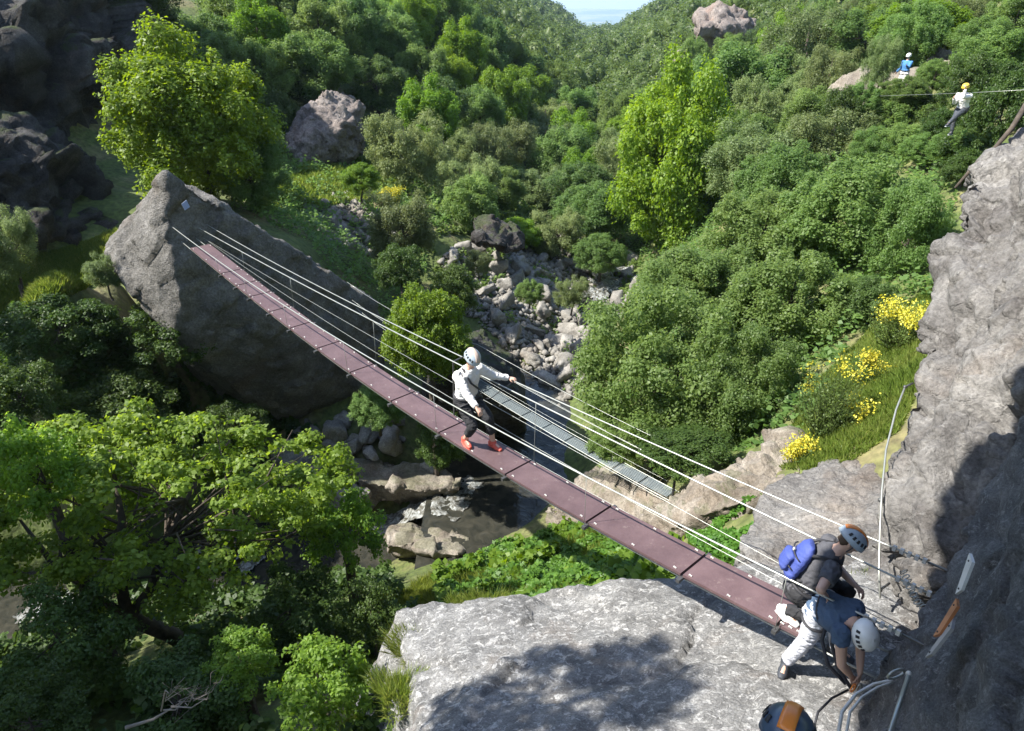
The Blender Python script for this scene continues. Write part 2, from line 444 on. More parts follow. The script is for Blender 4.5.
M['ground'], n, l, b = new_mat('ground_earth_and_grass')
b.inputs["Roughness"].default_value = .95
geo = n.new("ShaderNodeNewGeometry")
no = n.new("ShaderNodeTexNoise"); no.inputs["Scale"].default_value = .35; no.inputs["Detail"].default_value = 9; no.inputs["Roughness"].default_value = .65
l.new(geo.outputs["Position"], no.inputs["Vector"])
r = n.new("ShaderNodeValToRGB"); e = r.color_ramp.elements
e[0].position, e[0].color = .35, (.05, .075, .018, 1)
e[1].position, e[1].color = .68, (.19, .16, .09, 1)
q = e.new(.5); q.color = (.085, .115, .03, 1)
l.new(no.outputs[0], r.inputs[0])
no2 = n.new("ShaderNodeTexNoise"); no2.inputs["Scale"].default_value = 6; no2.inputs["Detail"].default_value = 8
l.new(geo.outputs["Position"], no2.inputs["Vector"])
mx = n.new("ShaderNodeMix"); mx.data_type = 'RGBA'; mx.blend_type = 'MULTIPLY'; mx.inputs[0].default_value = .8
r2 = n.new("ShaderNodeValToRGB"); r2.color_ramp.elements[0].position = .3; r2.color_ramp.elements[0].color = (.45, .42, .4, 1); r2.color_ramp.elements[1].position = .65; r2.color_ramp.elements[1].color = (1.3, 1.25, 1.1, 1)
l.new(no2.outputs[0], r2.inputs[0]); l.new(r.outputs[0], mx.inputs[6]); l.new(r2.outputs[0], mx.inputs[7])
# far plain: fields in pale greens and tans
sx = n.new("ShaderNodeSeparateXYZ"); l.new(geo.outputs["Position"], sx.inputs[0])
mr = n.new("ShaderNodeMapRange"); mr.inputs[1].default_value = 700; mr.inputs[2].default_value = 1200; l.new(sx.outputs[1], mr.inputs[0])
vo = n.new("ShaderNodeTexVoronoi"); vo.inputs["Scale"].default_value = .004; l.new(geo.outputs["Position"], vo.inputs["Vector"])
r3 = n.new("ShaderNodeValToRGB"); e = r3.color_ramp.elements; e[0].color = (.04, .08, .03, 1); e[1].color = (.22, .22, .10, 1)
q = e.new(.5); q.color = (.09, .14, .045, 1)
sc_ = n.new("ShaderNodeSeparateColor"); l.new(vo.outputs["Color"], sc_.inputs[0]); l.new(sc_.outputs[0], r3.inputs[0])
mx2 = n.new("ShaderNodeMix"); mx2.data_type = 'RGBA'; l.new(mr.outputs[0], mx2.inputs[0]); l.new(mx.outputs[2], mx2.inputs[6]); l.new(r3.outputs[0], mx2.inputs[7])
l.new(mx2.outputs[2], b.inputs["Base Color"])
bp = n.new("ShaderNodeBump"); bp.inputs["Strength"].default_value = .7; bp.inputs["Distance"].default_value = .08
l.new(no2.outputs[0], bp.inputs["Height"]); l.new(bp.outputs[0], b.inputs["Normal"])

ys = np.concatenate([np.linspace(-60, -14, 12), np.arange(-13.6, 44, .22), 44 + np.cumsum(.25 * 1.035 ** np.arange(1, 215))])
ys = ys[ys < 15000]; ys = np.append(ys, [16000, 20000.])
us = np.concatenate([-np.geomspace(8, 1.25, 9), np.linspace(-1.2, 1.2, 260), np.geomspace(1.25, 8, 9)])
YY, UU = np.meshgrid(ys, us, indexing='ij')
XX = UU * (26 + np.maximum(YY, 0) * .72)
ZZ = terrain(XX, YY)
ny, nx = XX.shape
idx = np.arange(ny * nx).reshape(ny, nx)
F = np.stack([idx[:-1, :-1], idx[:-1, 1:], idx[1:, 1:], idx[1:, :-1]], -1).reshape(-1, 4)
g = link('ground', mesh_np('ground', np.stack([XX, YY, ZZ], -1).reshape(-1, 3), F), M['ground'])
tag(g, 'valley floor and hillsides of earth and grass', kind='structure')

# ---------------------------------------------------------------- water
M['water'], n, l, b = new_mat('stream_water')
b.inputs["Roughness"].default_value = .06; b.inputs["IOR"].default_value = 1.33
b.inputs["Base Color"].default_value = (.055, .05, .032, 1)
b.inputs["Specular IOR Level"].default_value = .5
geo = n.new("ShaderNodeNewGeometry")
n2 = n.new("ShaderNodeTexNoise"); n2.inputs["Scale"].default_value = 3.2; n2.inputs["Detail"].default_value = 5; n2.inputs["Distortion"].default_value = .8
l.new(geo.outputs["Position"], n2.inputs["Vector"])
cr = n.new("ShaderNodeValToRGB"); cr.color_ramp.elements[0].position = .35; cr.color_ramp.elements[0].color = (.022, .023, .019, 1); cr.color_ramp.elements[1].position = .8; cr.color_ramp.elements[1].color = (.055, .052, .040, 1)
l.new(n2.outputs[0], cr.inputs[0]); l.new(cr.outputs[0], b.inputs["Base Color"])
bp = n.new("ShaderNodeBump"); bp.inputs["Strength"].default_value = .6; bp.inputs["Distance"].default_value = .06
l.new(n2.outputs[0], bp.inputs["Height"]); l.new(bp.outputs[0], b.inputs["Normal"])
M['foam'], n, l, b = new_mat('foaming_water')
b.inputs["Roughness"].default_value = .35
geo = n.new("ShaderNodeNewGeometry")
n2 = n.new("ShaderNodeTexNoise"); n2.inputs["Scale"].default_value = 5; n2.inputs["Detail"].default_value = 9; n2.inputs["Roughness"].default_value = .75; n2.inputs["Distortion"].default_value = 1.2
l.new(geo.outputs["Position"], n2.inputs["Vector"])
cr = n.new("ShaderNodeValToRGB"); cr.color_ramp.elements[0].position = .44; cr.color_ramp.elements[0].color = (.05, .045, .03, 1); cr.color_ramp.elements[1].position = .7; cr.color_ramp.elements[1].color = (.55, .58, .58, 1)
l.new(n2.outputs[0], cr.inputs[0]); l.new(cr.outputs[0], b.inputs["Base Color"])
bp = n.new("ShaderNodeBump"); bp.inputs["Strength"].default_value = .8; bp.inputs["Distance"].default_value = .08
l.new(n2.outputs[0], bp.inputs["Height"]); l.new(bp.outputs[0], b.inputs["Normal"])
M['rim_foam'] = plain('white_foam', (.82, .85, .86), .5, bump=.8, bscale=14, var=.1)

def sheet(name, xs, ys, zf, mat, mask=None):
    X, Y = np.meshgrid(xs, ys, indexing='ij'); Z = zf(X, Y)
    a, c = X.shape; i = np.arange(a * c).reshape(a, c)
    F = np.stack([i[:-1, :-1], i[1:, :-1], i[1:, 1:], i[:-1, 1:]], -1).reshape(-1, 4)
    V = np.stack([X, Y, Z], -1).reshape(-1, 3)
    if mask is not None:
        c = V[F].mean(1); F = F[mask(c[:, 0], c[:, 1])]
        used = np.unique(F); re_ = np.zeros(len(V), int); re_[used] = np.arange(len(used)); V = V[used]; F = re_[F]
    return link(name, mesh_np(name, V, F), mat)
def band(pts, width, wob=.35, seed=3):
    P_ = np.array(pts, float)
    def f(x, y):
        d = np.full(len(x), 9e9)
        for a, b_ in zip(P_[:-1], P_[1:]):
            ab = b_[:2] - a[:2]; t = np.clip(((x - a[0]) * ab[0] + (y - a[1]) * ab[1]) / (ab @ ab), 0, 1)
            d = np.minimum(d, np.hypot(x - a[0] - t * ab[0], y - a[1] - t * ab[1]))
        return d < width * (1 + wob * fbm(np.stack([x * 3, y * 3, 0 * x], 1), seed, 3))
    return f
w_ = sheet('water', np.linspace(-2.6, 8, 90), np.linspace(13.2, 36, 140), lambda X, Y: -13.35 + .03 * fbm(np.stack([X.ravel() * 1.5, Y.ravel() * 1.5, 0 * X.ravel()], 1), 3, 3).reshape(X.shape), M['water'])
tag(w_, 'dark clear stream pool under the footbridge', kind='structure')
w2 = sheet('water', np.linspace(-40, -2.5, 160), np.linspace(11, 17.3, 40), lambda X, Y: -14.35 + np.clip((X + 4) * .05, -1, 0) + .04 * fbm(np.stack([X.ravel() * 1.5, Y.ravel() * 1.5, 0 * X.ravel()], 1), 4, 3).reshape(X.shape), M['water'])
tag(w2, 'lower run of the stream below the little fall', kind='structure')
# little fall between the two levels: a curved apron of foam
def fall_z(X, Y):
    t = np.clip((X + 3.9) / 1.7, 0, 1)
    return -14.33 + 1.0 * (t * t * (3 - 2 * t)) + .07 * fbm(np.stack([X.ravel() * 3, Y.ravel() * 3, 0 * X.ravel()], 1), 9, 4).reshape(X.shape)
fl_ = [Pz(382, 526, -14.2), Pz(410, 517, -14.1), Pz(445, 516, -13.6), Pz(458, 500, -13.35), Pz(466, 482, -13.3)]
ff = sheet('waterfall', np.linspace(-5.4, -.6, 150), np.linspace(14.2, 18.6, 140), fall_z, M['foam'], band(fl_, .42, .5))
tag(ff, 'small foaming fall beside the long brown stream slab', kind='structure')
for pl_, lb_ in (([Pz(40, 612, -14.7), Pz(75, 600, -14.7), Pz(120, 588, -14.6)], 'white water glimpsed under the foreground tree at far left'), ([Pz(190, 560, -14.5), Pz(215, 552, -14.5), Pz(245, 560, -14.5)], 'white water glimpsed between the branches of the foreground tree')):
    q_ = np.array(pl_)
    fo_ = sheet('rapids', np.linspace(q_[:, 0].min() - 1, q_[:, 0].max() + 1, 70), np.linspace(q_[:, 1].min() - 1, q_[:, 1].max() + 1, 60), lambda X, Y: -14.25 + np.clip((X + 4) * .05, -1, 0) + .08 * fbm(np.stack([X.ravel() * 3, Y.ravel() * 3, 0 * X.ravel()], 1), 19, 4).reshape(X.shape), M['foam'], band(pl_, .5, .6))
    tag(fo_, lb_, kind='structure')
# rapids far upstream
def rap_z(X, Y): return -13.27 + .25 * np.clip((Y - 31.5) / 3, 0, 1.4) + .13 * fbm(np.stack([X.ravel() * 2, Y.ravel() * 2, 0 * X.ravel()], 1), 12, 4).reshape(X.shape)
rl_ = [Pz(596, 296, -13.2), Pz(606, 285, -13.1), Pz(604, 275, -13.0), Pz(618, 268, -12.9)]
fr_ = sheet('rapids', np.linspace(2.5, 8, 110), np.linspace(29, 39, 160), rap_z, M['foam'], band(rl_, .55, .6))
tag(fr_, 'white rapids between dark boulders upstream', kind='structure')

# ---------------------------------------------------------------- rocks
def hull_rock(name, pts, voxel, mats, amps=((1.0, .12), (3.0, .04)), fac=((.9, .12),), seed=1, parent=None, strata=0.0, flat_bottom=None):
    bm = bmesh.new()
    for p in pts: bm.verts.new(tuple(map(float, p)))
    bmesh.ops.convex_hull(bm, input=bm.verts)
    loose = [v for v in bm.verts if not v.link_faces]
    bmesh.ops.delete(bm, geom=loose, context='VERTS')
    bmesh.ops.recalc_face_normals(bm, faces=bm.faces)
    me = bpy.data.meshes.new(name); bm.to_mesh(me); bm.free()
    return remesh_rock(name, me, voxel, mats, amps, fac, seed, parent, strata)
def remesh_rock(name, me, voxel, mats, amps, fac, seed, parent=None, strata=0.0, flute=None):
    o = bpy.data.objects.new(name, me); COL.objects.link(o)
    md = o.modifiers.new('r', 'REMESH'); md.mode = 'VOXEL'; md.voxel_size = voxel
    sm = o.modifiers.new('s', 'SMOOTH'); sm.iterations = 3; sm.factor = .6
    dg = bpy.context.evaluated_depsgraph_get()
    m2 = bpy.data.meshes.new_from_object(o.evaluated_get(dg))
    bpy.data.objects.remove(o); bpy.data.meshes.remove(me)
    n = len(m2.vertices)
    co = np.zeros(n * 3, np.float32); m2.vertices.foreach_get('co', co); co = co.reshape(-1, 3).astype(float)
    no = np.zeros(n * 3, np.float32); m2.vertices.foreach_get('normal', no); no = no.reshape(-1, 3)
    d = np.zeros(n)
    warp = np.stack([fbm(co * .8, seed + 50 + k, 3) for k in range(3)], 1) * .35
    for f, a in fac:
        v, e = facets((co + warp * .6) * f, seed * 7 + int(f * 10))
        d += a * .75 * v - a * .22 * np.exp(-(e / .05) ** 2)
    for f, a in amps:
        nn = fbm(co * f, seed + int(f * 13), 4)
        d += a * nn
    if strata:
        z = co[:, 2] * 2.2 + co[:, 0] * .5 + warp[:, 0] * 3
        d += strata * (np.abs((z % 1) - .5) * 2 - .5)
    if flute:
        amp, fq, ax = flute; ax = np.array(ax, float); ax /= np.linalg.norm(ax)
        along = co @ ax
        q = co - np.outer(along, ax) * .86
        a1 = fbm(q * fq, seed + 90, 3); a2 = fbm(q * fq * 2.6, seed + 95, 2)
        d += amp * (-.15 - 1.1 * np.exp(-(a1 / .13) ** 2) + .3 * a2)
        st = (along * .9 + fbm(co * .7, seed + 97, 2) * .5) % 1.0
        d += amp * .8 * (st - .5) * (fbm(co * .35, seed + 98, 1) + .4)
    co = co + no * d[:, None]
    m2.vertices.foreach_set('co', co.astype(np.float32).ravel()); m2.update()
    m2.name = name
    o = link(name, m2, mats, parent)
    return o

# pyramid boulder on the left bank; its long face leans out over the stream
bp_ = [P(165, 172, 17.0), P(186, 182, 17.4), P(240, 216, 18.6), P(300, 251, 20.0), P(350, 284, 21.2), P(380, 305, 22.2), P(388, 345, 22.8),
       P(113, 240, 19.0), P(113, 262, 18.6), P(135, 300, 18.3), P(172, 335, 18.4), P(212, 370, 19.8), P(252, 398, 21.6), P(300, 415, 23.4), P(345, 418, 24.2), P(384, 395, 24.0),
       P(138, 205, 18.2), P(124, 222, 18.8), P(166, 218, 17.25), P(172, 265, 17.5), P(182, 300, 17.85), P(198, 340, 18.6),
       P(240, 240, 24), P(152, 212, 22), P(330, 300, 26), P(120, 270, 23), P(300, 428, 26), P(200, 380, 23)]
bo = hull_rock('boulder', bp_, .09, M['boulder'], ((.5, .05), (1.7, .03), (6, .016)), ((.4, .14), (1.1, .10), (2.8, .04)), 3)
tag(bo, 'huge pointed grey boulder holding the far end of the footbridge', 'boulder')

# near slab (top of the outcrop the climbers stand on)
sl = []
for (px, py, z) in ((405, 615, -7.0), (470, 602, -7.0), (540, 601, -6.95), (610, 596, -6.9), (665, 580, -6.8), (720, 590, -6.55), (800, 560, -6.35), (880, 560, -6.1), (395, 660, -6.9), (420, 731, -6.4), (560, 731, -6.1), (700, 731, -5.95), (860, 690, -5.85), (880, 760, -5.6), (960, 620, -6.15), (940, 560, -6.3), (950, 760, -5.7), (430, 800, -6.1), (700, 820, -5.6)):
    p = Pz(px, py, z); sl.append(p)
top = list(sl)
for p in top: sl.append(p + np.array([-.9 if p[0] < .5 else 0, .35 if p[1] > 6 else -.3, -2.2]))
slab = hull_rock('slab_rock', sl, .045, M['slab'], ((.6, .10), (3.2, .022), (11, .012)), ((.5, .10), (1.7, .05)), 8)
tag(slab, 'broad pale lichened rock slab below the near end of the footbridge', 'rock slab')
# ledge between the slab and the right hand wall
lp = []
for (px, py, z) in ((742, 560, -6.5), (738, 530, -6.7), (770, 490, -6.75), (810, 462, -6.75), (870, 446, -6.6), (925, 470, -6.2), (930, 560, -5.9), (880, 600, -5.95), (800, 590, -6.3)):
    p = Pz(px, py, z); lp += [p, p + np.array([0, -.1, -2.0])]
ledge = hull_rock('ledge_rock', lp, .045, M['wall'], ((.9, .08), (2.6, .035), (9, .012)), ((.9, .10), (2.6, .04)), 15)
tag(ledge, 'pale rock ledge between the grass shelf and the slab', 'rock ledge')
# brown ledges under the footbridge on the far side
b1 = hull_rock('outcrop', [Pz(650, 505, -8.9), Pz(700, 478, -8.6), Pz(750, 455, -7.9), Pz(795, 436, -7.1), Pz(805, 470, -6.95), Pz(770, 490, -7.1), Pz(740, 492, -7.5), Pz(700, 512, -8.1), Pz(668, 528, -8.6)] + [Pz(x, y, z) - np.array([0, 0, 2.0]) for x, y, z in ((650, 505, -8.9), (700, 478, -8.6), (795, 436, -7.1), (805, 470, -7.0), (668, 528, -8.6), (740, 500, -7.6))], .05, M['brownrock'], ((1.2, .06), (4, .03)), ((1.0, .26), (2.6, .12)), 21)
tag(b1, 'brown lichened outcrop rising to the yellow broom on the right', 'rock outcrop')
b2 = hull_rock('outcrop', [Pz(585, 485, -11.3), Pz(630, 474, -10.4), Pz(672, 498, -9.5), Pz(690, 515, -9.5), Pz(650, 535, -10.1), Pz(600, 515, -11.3), Pz(560, 520, -12.4)] + [Pz(x, y, -12.9) for x, y in ((585, 470), (650, 470), (700, 500), (640, 540), (560, 530))], .07, M['brownrock'], ((1.2, .06), (4, .03)), ((1.0, .26), (2.6, .12)), 22)
tag(b2, 'brown earthy outcrop where the grated bridge lands', 'rock outcrop')

# right hand wall, lit
def warp_wall(name, rings, voxel, mat, amps, fac, seed, strata=0.0, flute=None):
    """closed solid from a grid of points (rows of equal length) thickened by its back points"""
    rows = [r[0] for r in rings]; backs = [r[1] for r in rings]
    V = []; 
    for r in rows: V += [tuple(p) for p in r]
    nf = len(V)
    for r in backs: V += [tuple(p) for p in r]
    a, c = len(rows), len(rows[0])
    F = []
    I = lambda i, j: i * c + j
    for i in range(a - 1):
        for j in range(c - 1):
            F.append([I(i, j), I(i, j + 1), I(i + 1, j + 1), I(i + 1, j)])
            F.append([nf + I(i, j), nf + I(i + 1, j), nf + I(i + 1, j + 1), nf + I(i, j + 1)])
    for i in range(a - 1):
        F.append([I(i, 0), I(i + 1, 0), nf + I(i + 1, 0), nf + I(i, 0)])
        F.append([I(i, c - 1), nf + I(i, c - 1), nf + I(i + 1, c - 1), I(i + 1, c - 1)])
    for j in range(c - 1):
        F.append([I(0, j), nf + I(0, j), nf + I(0, j + 1), I(0, j + 1)])
        F.append([I(a - 1, j), I(a - 1, j + 1), nf + I(a - 1, j + 1), nf + I(a - 1, j)])
    me = mesh_np(name, V, F)
    bm = bmesh.new(); bm.from_mesh(me); bmesh.ops.recalc_face_normals(bm, faces=bm.faces); bm.to_mesh(me); bm.free()
    return remesh_rock(name, me, voxel, mat, amps, fac, seed, None, strata, flute)
back = np.array([2.2, 1.6, -.3])
rows = []
for row in ([(1018, 128, 11.5), (1080, 90, 10.5), (1180, 40, 9.5)],
            [(950, 186, 11.0), (1040, 182, 9.6), (1150, 150, 8.0)],
            [(942, 245, 10.6), (1016, 262, 8.9), (1130, 250, 7.4)],
            [(925, 330, 9.9), (995, 345, 8.4), (1100, 340, 7.0)],
            [(900, 400, 9.2), (962, 425, 7.9), (1060, 430, 6.6)],
            [(880, 455, 8.9), (935, 490, 7.6), (1030, 520, 6.4)],
            [(884, 520, 8.3), (915, 560, 7.2), (1010, 610, 6.2)],
            [(890, 600, 8.0), (925, 660, 7.2), (1010, 720, 6.4)]):
    fr = [P(*q) for q in row]
    # finer: interpolate along the row
    f5 = [fr[0], (fr[0] + fr[1]) / 2, fr[1], (fr[1] + fr[2]) / 2, fr[2]]
    rows.append((f5, [p + back for p in f5]))
rw = warp_wall('rock_wall', rows, .045, M['wall'], ((.6, .08), (1.8, .04), (6, .022), (14, .010)), ((.5, .26), (1.2, .18), (3.0, .09)), 31, flute=(.22, .75, P(965, 265, 8.9) - P(900, 560, 7.3)))
tag(rw, 'sunlit grey rock wall with deep cracks beside the grass shelf', 'rock wall')

# near wall (in the shade) carrying the cable anchors and the boards, running up towards the unseen shade block over the camera
nrows = []
NW = [[(1006, 440, 6.6), (1075, 330, 5.6), (1180, 160, 4.8)],
      [(985, 505, 6.45), (1060, 450, 5.2), (1180, 380, 4.2)],
      [(945, 565, 6.15), (1030, 545, 4.8), (1180, 500, 3.6)],
      [(915, 617, 6.15), (1005, 625, 4.5), (1170, 620, 3.2)],
      [(885, 672, 6.2), (985, 700, 4.2), (1160, 740, 2.8)],
      [(862, 735, 6.1), (965, 800, 3.9), (1150, 880, 2.4)],
      [(845, 830, 5.6), (950, 930, 3.4), (1150, 1050, 2.1)]]
nb = np.array([2.6, .6, .2])
for row in NW:
    fr = [P(*q) for q in row]
    f5 = [fr[0], (fr[0] + fr[1]) / 2, fr[1], (fr[1] + fr[2]) / 2, fr[2]]
    nrows.append((f5, [p + nb for p in f5]))
nw = warp_wall('cliff_wall', nrows, .045, M['nearwall'], ((.7, .10), (2.4, .05), (8, .022)), ((.7, .12), (2.2, .07)), 41)
tag(nw, 'dark shaded cliff wall in the near right corner carrying the cable anchors', 'cliff wall')
# unseen rock block added overhead, shaped to throw the shade on the near wall
shade_block_pts = [(3.5, 7.6, 2.8), (1.6, 7.2, 3.0), (.2, 6.3, 3.0), (-2.1, 4.9, 3.0), (-4.3, 3.5, 3.0), (-4.6, 1.0, 3.2), (-4.4, -3, 3.5), (-3, -6, 4), (3, -7, 5), (8, -4, 6), (9, 2, 6), (8.5, 7.0, 5), (6.2, 7.6, 2.9),
            (-3.2, 2.6, 5.5), (1, 5.6, 5.5), (-3.0, -2.5, 6), (4.5, 6.8, 6.5), (6.0, 2.0, -.5), (6.0, -2.0, .0), (5.6, 4.2, .3)]
br_ = hull_rock('shade_block', shade_block_pts, .14, M['nearwall'], ((.6, .16), (2, .06)), ((.6, .16),), 51)
tag(br_, 'unseen rock block added above the near cliff to cast its shade', 'cliff')

# dark cliff at the top left
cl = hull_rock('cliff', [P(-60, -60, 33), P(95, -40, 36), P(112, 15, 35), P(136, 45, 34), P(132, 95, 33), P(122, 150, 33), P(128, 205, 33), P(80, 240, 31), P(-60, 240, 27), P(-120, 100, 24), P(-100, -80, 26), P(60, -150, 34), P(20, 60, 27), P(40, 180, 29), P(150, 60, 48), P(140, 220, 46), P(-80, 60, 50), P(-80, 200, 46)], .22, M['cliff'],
               ((.18, .3), (.6, .12), (2.2, .09)), ((.16, 2.0), (.40, 1.3), (1.1, .55)), 61)
tag(cl, 'tall dark cliff in shade at the upper left', 'cliff')
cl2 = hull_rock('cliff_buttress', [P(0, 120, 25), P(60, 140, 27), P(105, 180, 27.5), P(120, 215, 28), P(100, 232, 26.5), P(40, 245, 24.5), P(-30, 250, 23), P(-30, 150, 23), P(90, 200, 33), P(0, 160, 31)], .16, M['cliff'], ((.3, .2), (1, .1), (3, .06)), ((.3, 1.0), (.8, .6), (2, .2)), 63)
tag(cl2, 'low grey rib of rock at the foot of the dark cliff', 'cliff')
# squared outcrop on the hillock
oc = hull_rock('outcrop', [P(322, 90, 40), P(342, 93, 40.5), P(364, 104, 41), P(366, 128, 41), P(360, 150, 40.5), P(340, 162, 40), P(318, 172, 39.3), P(293, 176, 38.8), P(290, 150, 39), P(285, 140, 39), P(285, 130, 39), P(312, 108, 39.5), P(345, 125, 38.6), P(318, 135, 38.2), P(300, 165, 38.4), P(350, 100, 44), P(300, 130, 44), P(300, 178, 44), P(360, 165, 44)], .11, M['redrock'], ((.5, .08), (1.6, .05), (5, .03)), ((.42, .40), (1.1, .32), (2.4, .12)), 71)
tag(oc, 'squared grey and reddish rock outcrop on the grassy hillock', 'rock outcrop')
# pale crag on the right hand slope
cg = hull_rock('crag', [P(695, 12, 92), P(712, 5, 93), P(735, 6, 94), P(756, 18, 95), P(755, 36, 94), P(730, 40, 92), P(694, 40, 90), P(700, 26, 89), P(730, 25, 90), P(700, 20, 100), P(750, 30, 102), P(710, 50, 98)], .3, M['redrock'], ((.25, .15), (.8, .12)), ((.22, .7), (.55, .5), (1.3, .25)), 73)
tag(cg, 'pale brownish crag high on the wooded right slope', 'crag')
cg2 = hull_rock('crag', [P(676, 52, 84), P(694, 44, 86), P(700, 52, 86), P(684, 70, 84), P(672, 72, 83), P(690, 62, 90)], .3, M['redrock'], ((.25, .3), (.8, .2)), ((.3, .4),), 75)
tag(cg2, 'small pale crag just below left of the brownish one', 'crag')
rf = hull_rock('cliff', [P(835, 92, 35), P(868, 66, 36), P(905, 52, 37), P(960, 50, 37), P(985, 84, 34), P(960, 128, 32.5), P(905, 138, 32), P(850, 128, 33), P(832, 112, 34), P(880, 90, 42), P(960, 100, 42), P(920, 90, 33.2)], .15, M['brownrock'], ((.3, .4), (1, .2), (3, .06)), ((.3, .7), (.9, .35), (2, .12)), 77)
tag(rf, 'brown rock face half hidden by trees where a distant climber hangs', 'cliff')
rb = hull_rock('boulder', [P(470, 215, 32), P(490, 212, 32.5), P(512, 222, 33), P(526, 240, 33), P(520, 250, 32), P(500, 246, 31), P(478, 240, 31), P(500, 235, 35), P(480, 250, 33)], .12, M['cliff'], ((.6, .10), (2, .05)), ((.7, .3), (1.8, .12)), 78)
tag(rb, 'dark brown boulder at the top of the scree', 'boulder')

# slabs along the stream
s1 = hull_rock('stream_slab', [Pz(276, 448, -12.6), Pz(290, 443, -12.5), Pz(330, 462, -12.7), Pz(372, 492, -13.0), Pz(350, 502, -13.2), Pz(310, 480, -13.0), Pz(280, 475, -12.9)] + [Pz(x, y, -14.4) for x, y in ((280, 480), (350, 525), (380, 500), (330, 460))], .07, M['stone'], ((.8, .06), (3, .03)), ((.9, .18), (2.4, .09)), 81)
tag(s1, 'rounded pinkish slab above the leafy tree crown', 'rock slab')
s2 = hull_rock('stream_slab', [Pz(318, 455, -12.75), Pz(380, 462, -12.8), Pz(440, 466, -12.85), Pz(463, 475, -12.95), Pz(462, 490, -13.0), Pz(420, 492, -12.95), Pz(368, 484, -12.95), Pz(335, 470, -12.9)] + [Pz(x, y, -14.5) for x, y in ((345, 500), (455, 510), (470, 490), (400, 470))], .07, M['brownrock'], ((.8, .06), (3, .03)), ((.9, .18), (2.4, .09)), 82)
tag(s2, 'long flat tan slab with a dark undercut edge beside the fall', 'rock slab')
s3 = hull_rock('stream_slab', [Pz(388, 528, -13.4), Pz(420, 523, -13.3), Pz(450, 528, -13.3), Pz(478, 545, -13.4), Pz(460, 556, -13.2), Pz(430, 552, -13.1), Pz(385, 545, -13.2)] + [Pz(x, y, -14.6) for x, y in ((390, 560), (470, 565), (480, 545), (390, 530))], .06, M['brownrock'], ((.8, .06), (3, .03)), ((1.0, .18), (2.4, .09)), 83)
tag(s3, 'brown mossy slab just below the small foaming fall', 'rock slab')
s4 = hull_rock('stream_slab', [P(428, 338, 21.4), P(478, 334, 21.6), P(515, 352, 21.2), P(455, 374, 19.7), P(484, 384, 19.5), P(520, 398, 20.2), P(430, 380, 20.6)] + [Pz(x, y, -14.4) for x, y in ((425, 440), (480, 452), (528, 440), (420, 400), (528, 400))], .08, M['cliff'], ((.6, .06), (2, .04)), ((.7, .2), (1.8, .1)), 84)
tag(s4, 'dark smooth rock face standing above the shaded pool', 'rock face')
s5 = hull_rock('stream_slab', [Pz(545, 515, -12.9), Pz(580, 500, -12.7), Pz(640, 520, -11.9), Pz(620, 540, -12.0), Pz(575, 535, -12.8), Pz(550, 528, -13.1)] + [Pz(x, y, -14.2) for x, y in ((545, 525), (600, 500), (640, 540), (570, 545))], .07, M['brownrock'], ((.8, .06), (3, .03)), ((1.0, .18), (2.4, .09)), 85)
tag(s5, 'pale rocky bank at the stream edge under the footbridge', 'rock bank')
# ---------------------------------------------------------------- foliage builders
def unit(v): return v / (np.linalg.norm(v, axis=-1, keepdims=True) + 1e-9)
def quads_from(pos, nrm, size, rng, aspect=.62, fold=0.0):
    """one pointed leaf (4-corner kite) per position"""
    n = len(pos)
    nrm = unit(nrm)
    a = unit(np.cross(nrm, rng.normal(size=(n, 3))))
    c = np.cross(nrm, a)
    s = (size * rng.uniform(.6, 1.25, n))[:, None] * .5
    bend = nrm * s * rng.uniform(-.35, .35, n)[:, None]
    v = np.stack([pos - a * s + bend, pos + c * s * aspect - a * s * .1, pos + a * s * 1.1 + bend, pos - c * s * aspect - a * s * .1], 1)
    return v.reshape(-1, 3)
def crown_points(rng, dims, n, lobes=26, lobe_r=(.22, .38), shape='oak', sparse=0.0):
    """leaf positions and normals in a crown of half-sizes dims centred at 0"""
    dims = np.array(dims, float)
    L = []
    tries = 0
    while len(L) < lobes and tries < 4000:
        tries += 1
        q = unit(rng.normal(size=3)) * rng.uniform(.25, .80) ** .7
        if shape == 'cone':
            if abs(q[2]) > .9: continue
            q[:2] *= (1 - (q[2] + 1) * .36)
        if shape == 'dome' and q[2] < -.55: continue
        L.append(np.append(q, rng.uniform(*lobe_r)))
    L = np.array(L)
    w = L[:, 3] ** 2; w /= w.sum()
    m = int(n * 1.7)
    k = rng.choice(len(L), m, p=w)
    d = unit(rng.normal(size=(m, 3)) + np.array([0, 0, .25]))
    rr = L[k, 3] * (1.08 - np.abs(rng.normal(0, .34, m))).clip(.1, 1.2)
    # twiggy outline
    rr *= 1 + .45 * vnoise(np.concatenate([d * 3.4 + k[:, None] * 3.1], 1), 4)
    p = L[k, :3] + d * rr[:, None]
    # remove leaves deep inside other lobes and in noise gaps
    keep = fbm(p * 4.5, 11, 2) > (-.62 + sparse)
    p, d = p[keep], d[keep]
    p, d = p[:n], d[:n]
    nn = unit(d * .7 + np.array([0, 0, .7]) + rng.normal(size=p.shape) * .5)
    return p * dims, nn, L
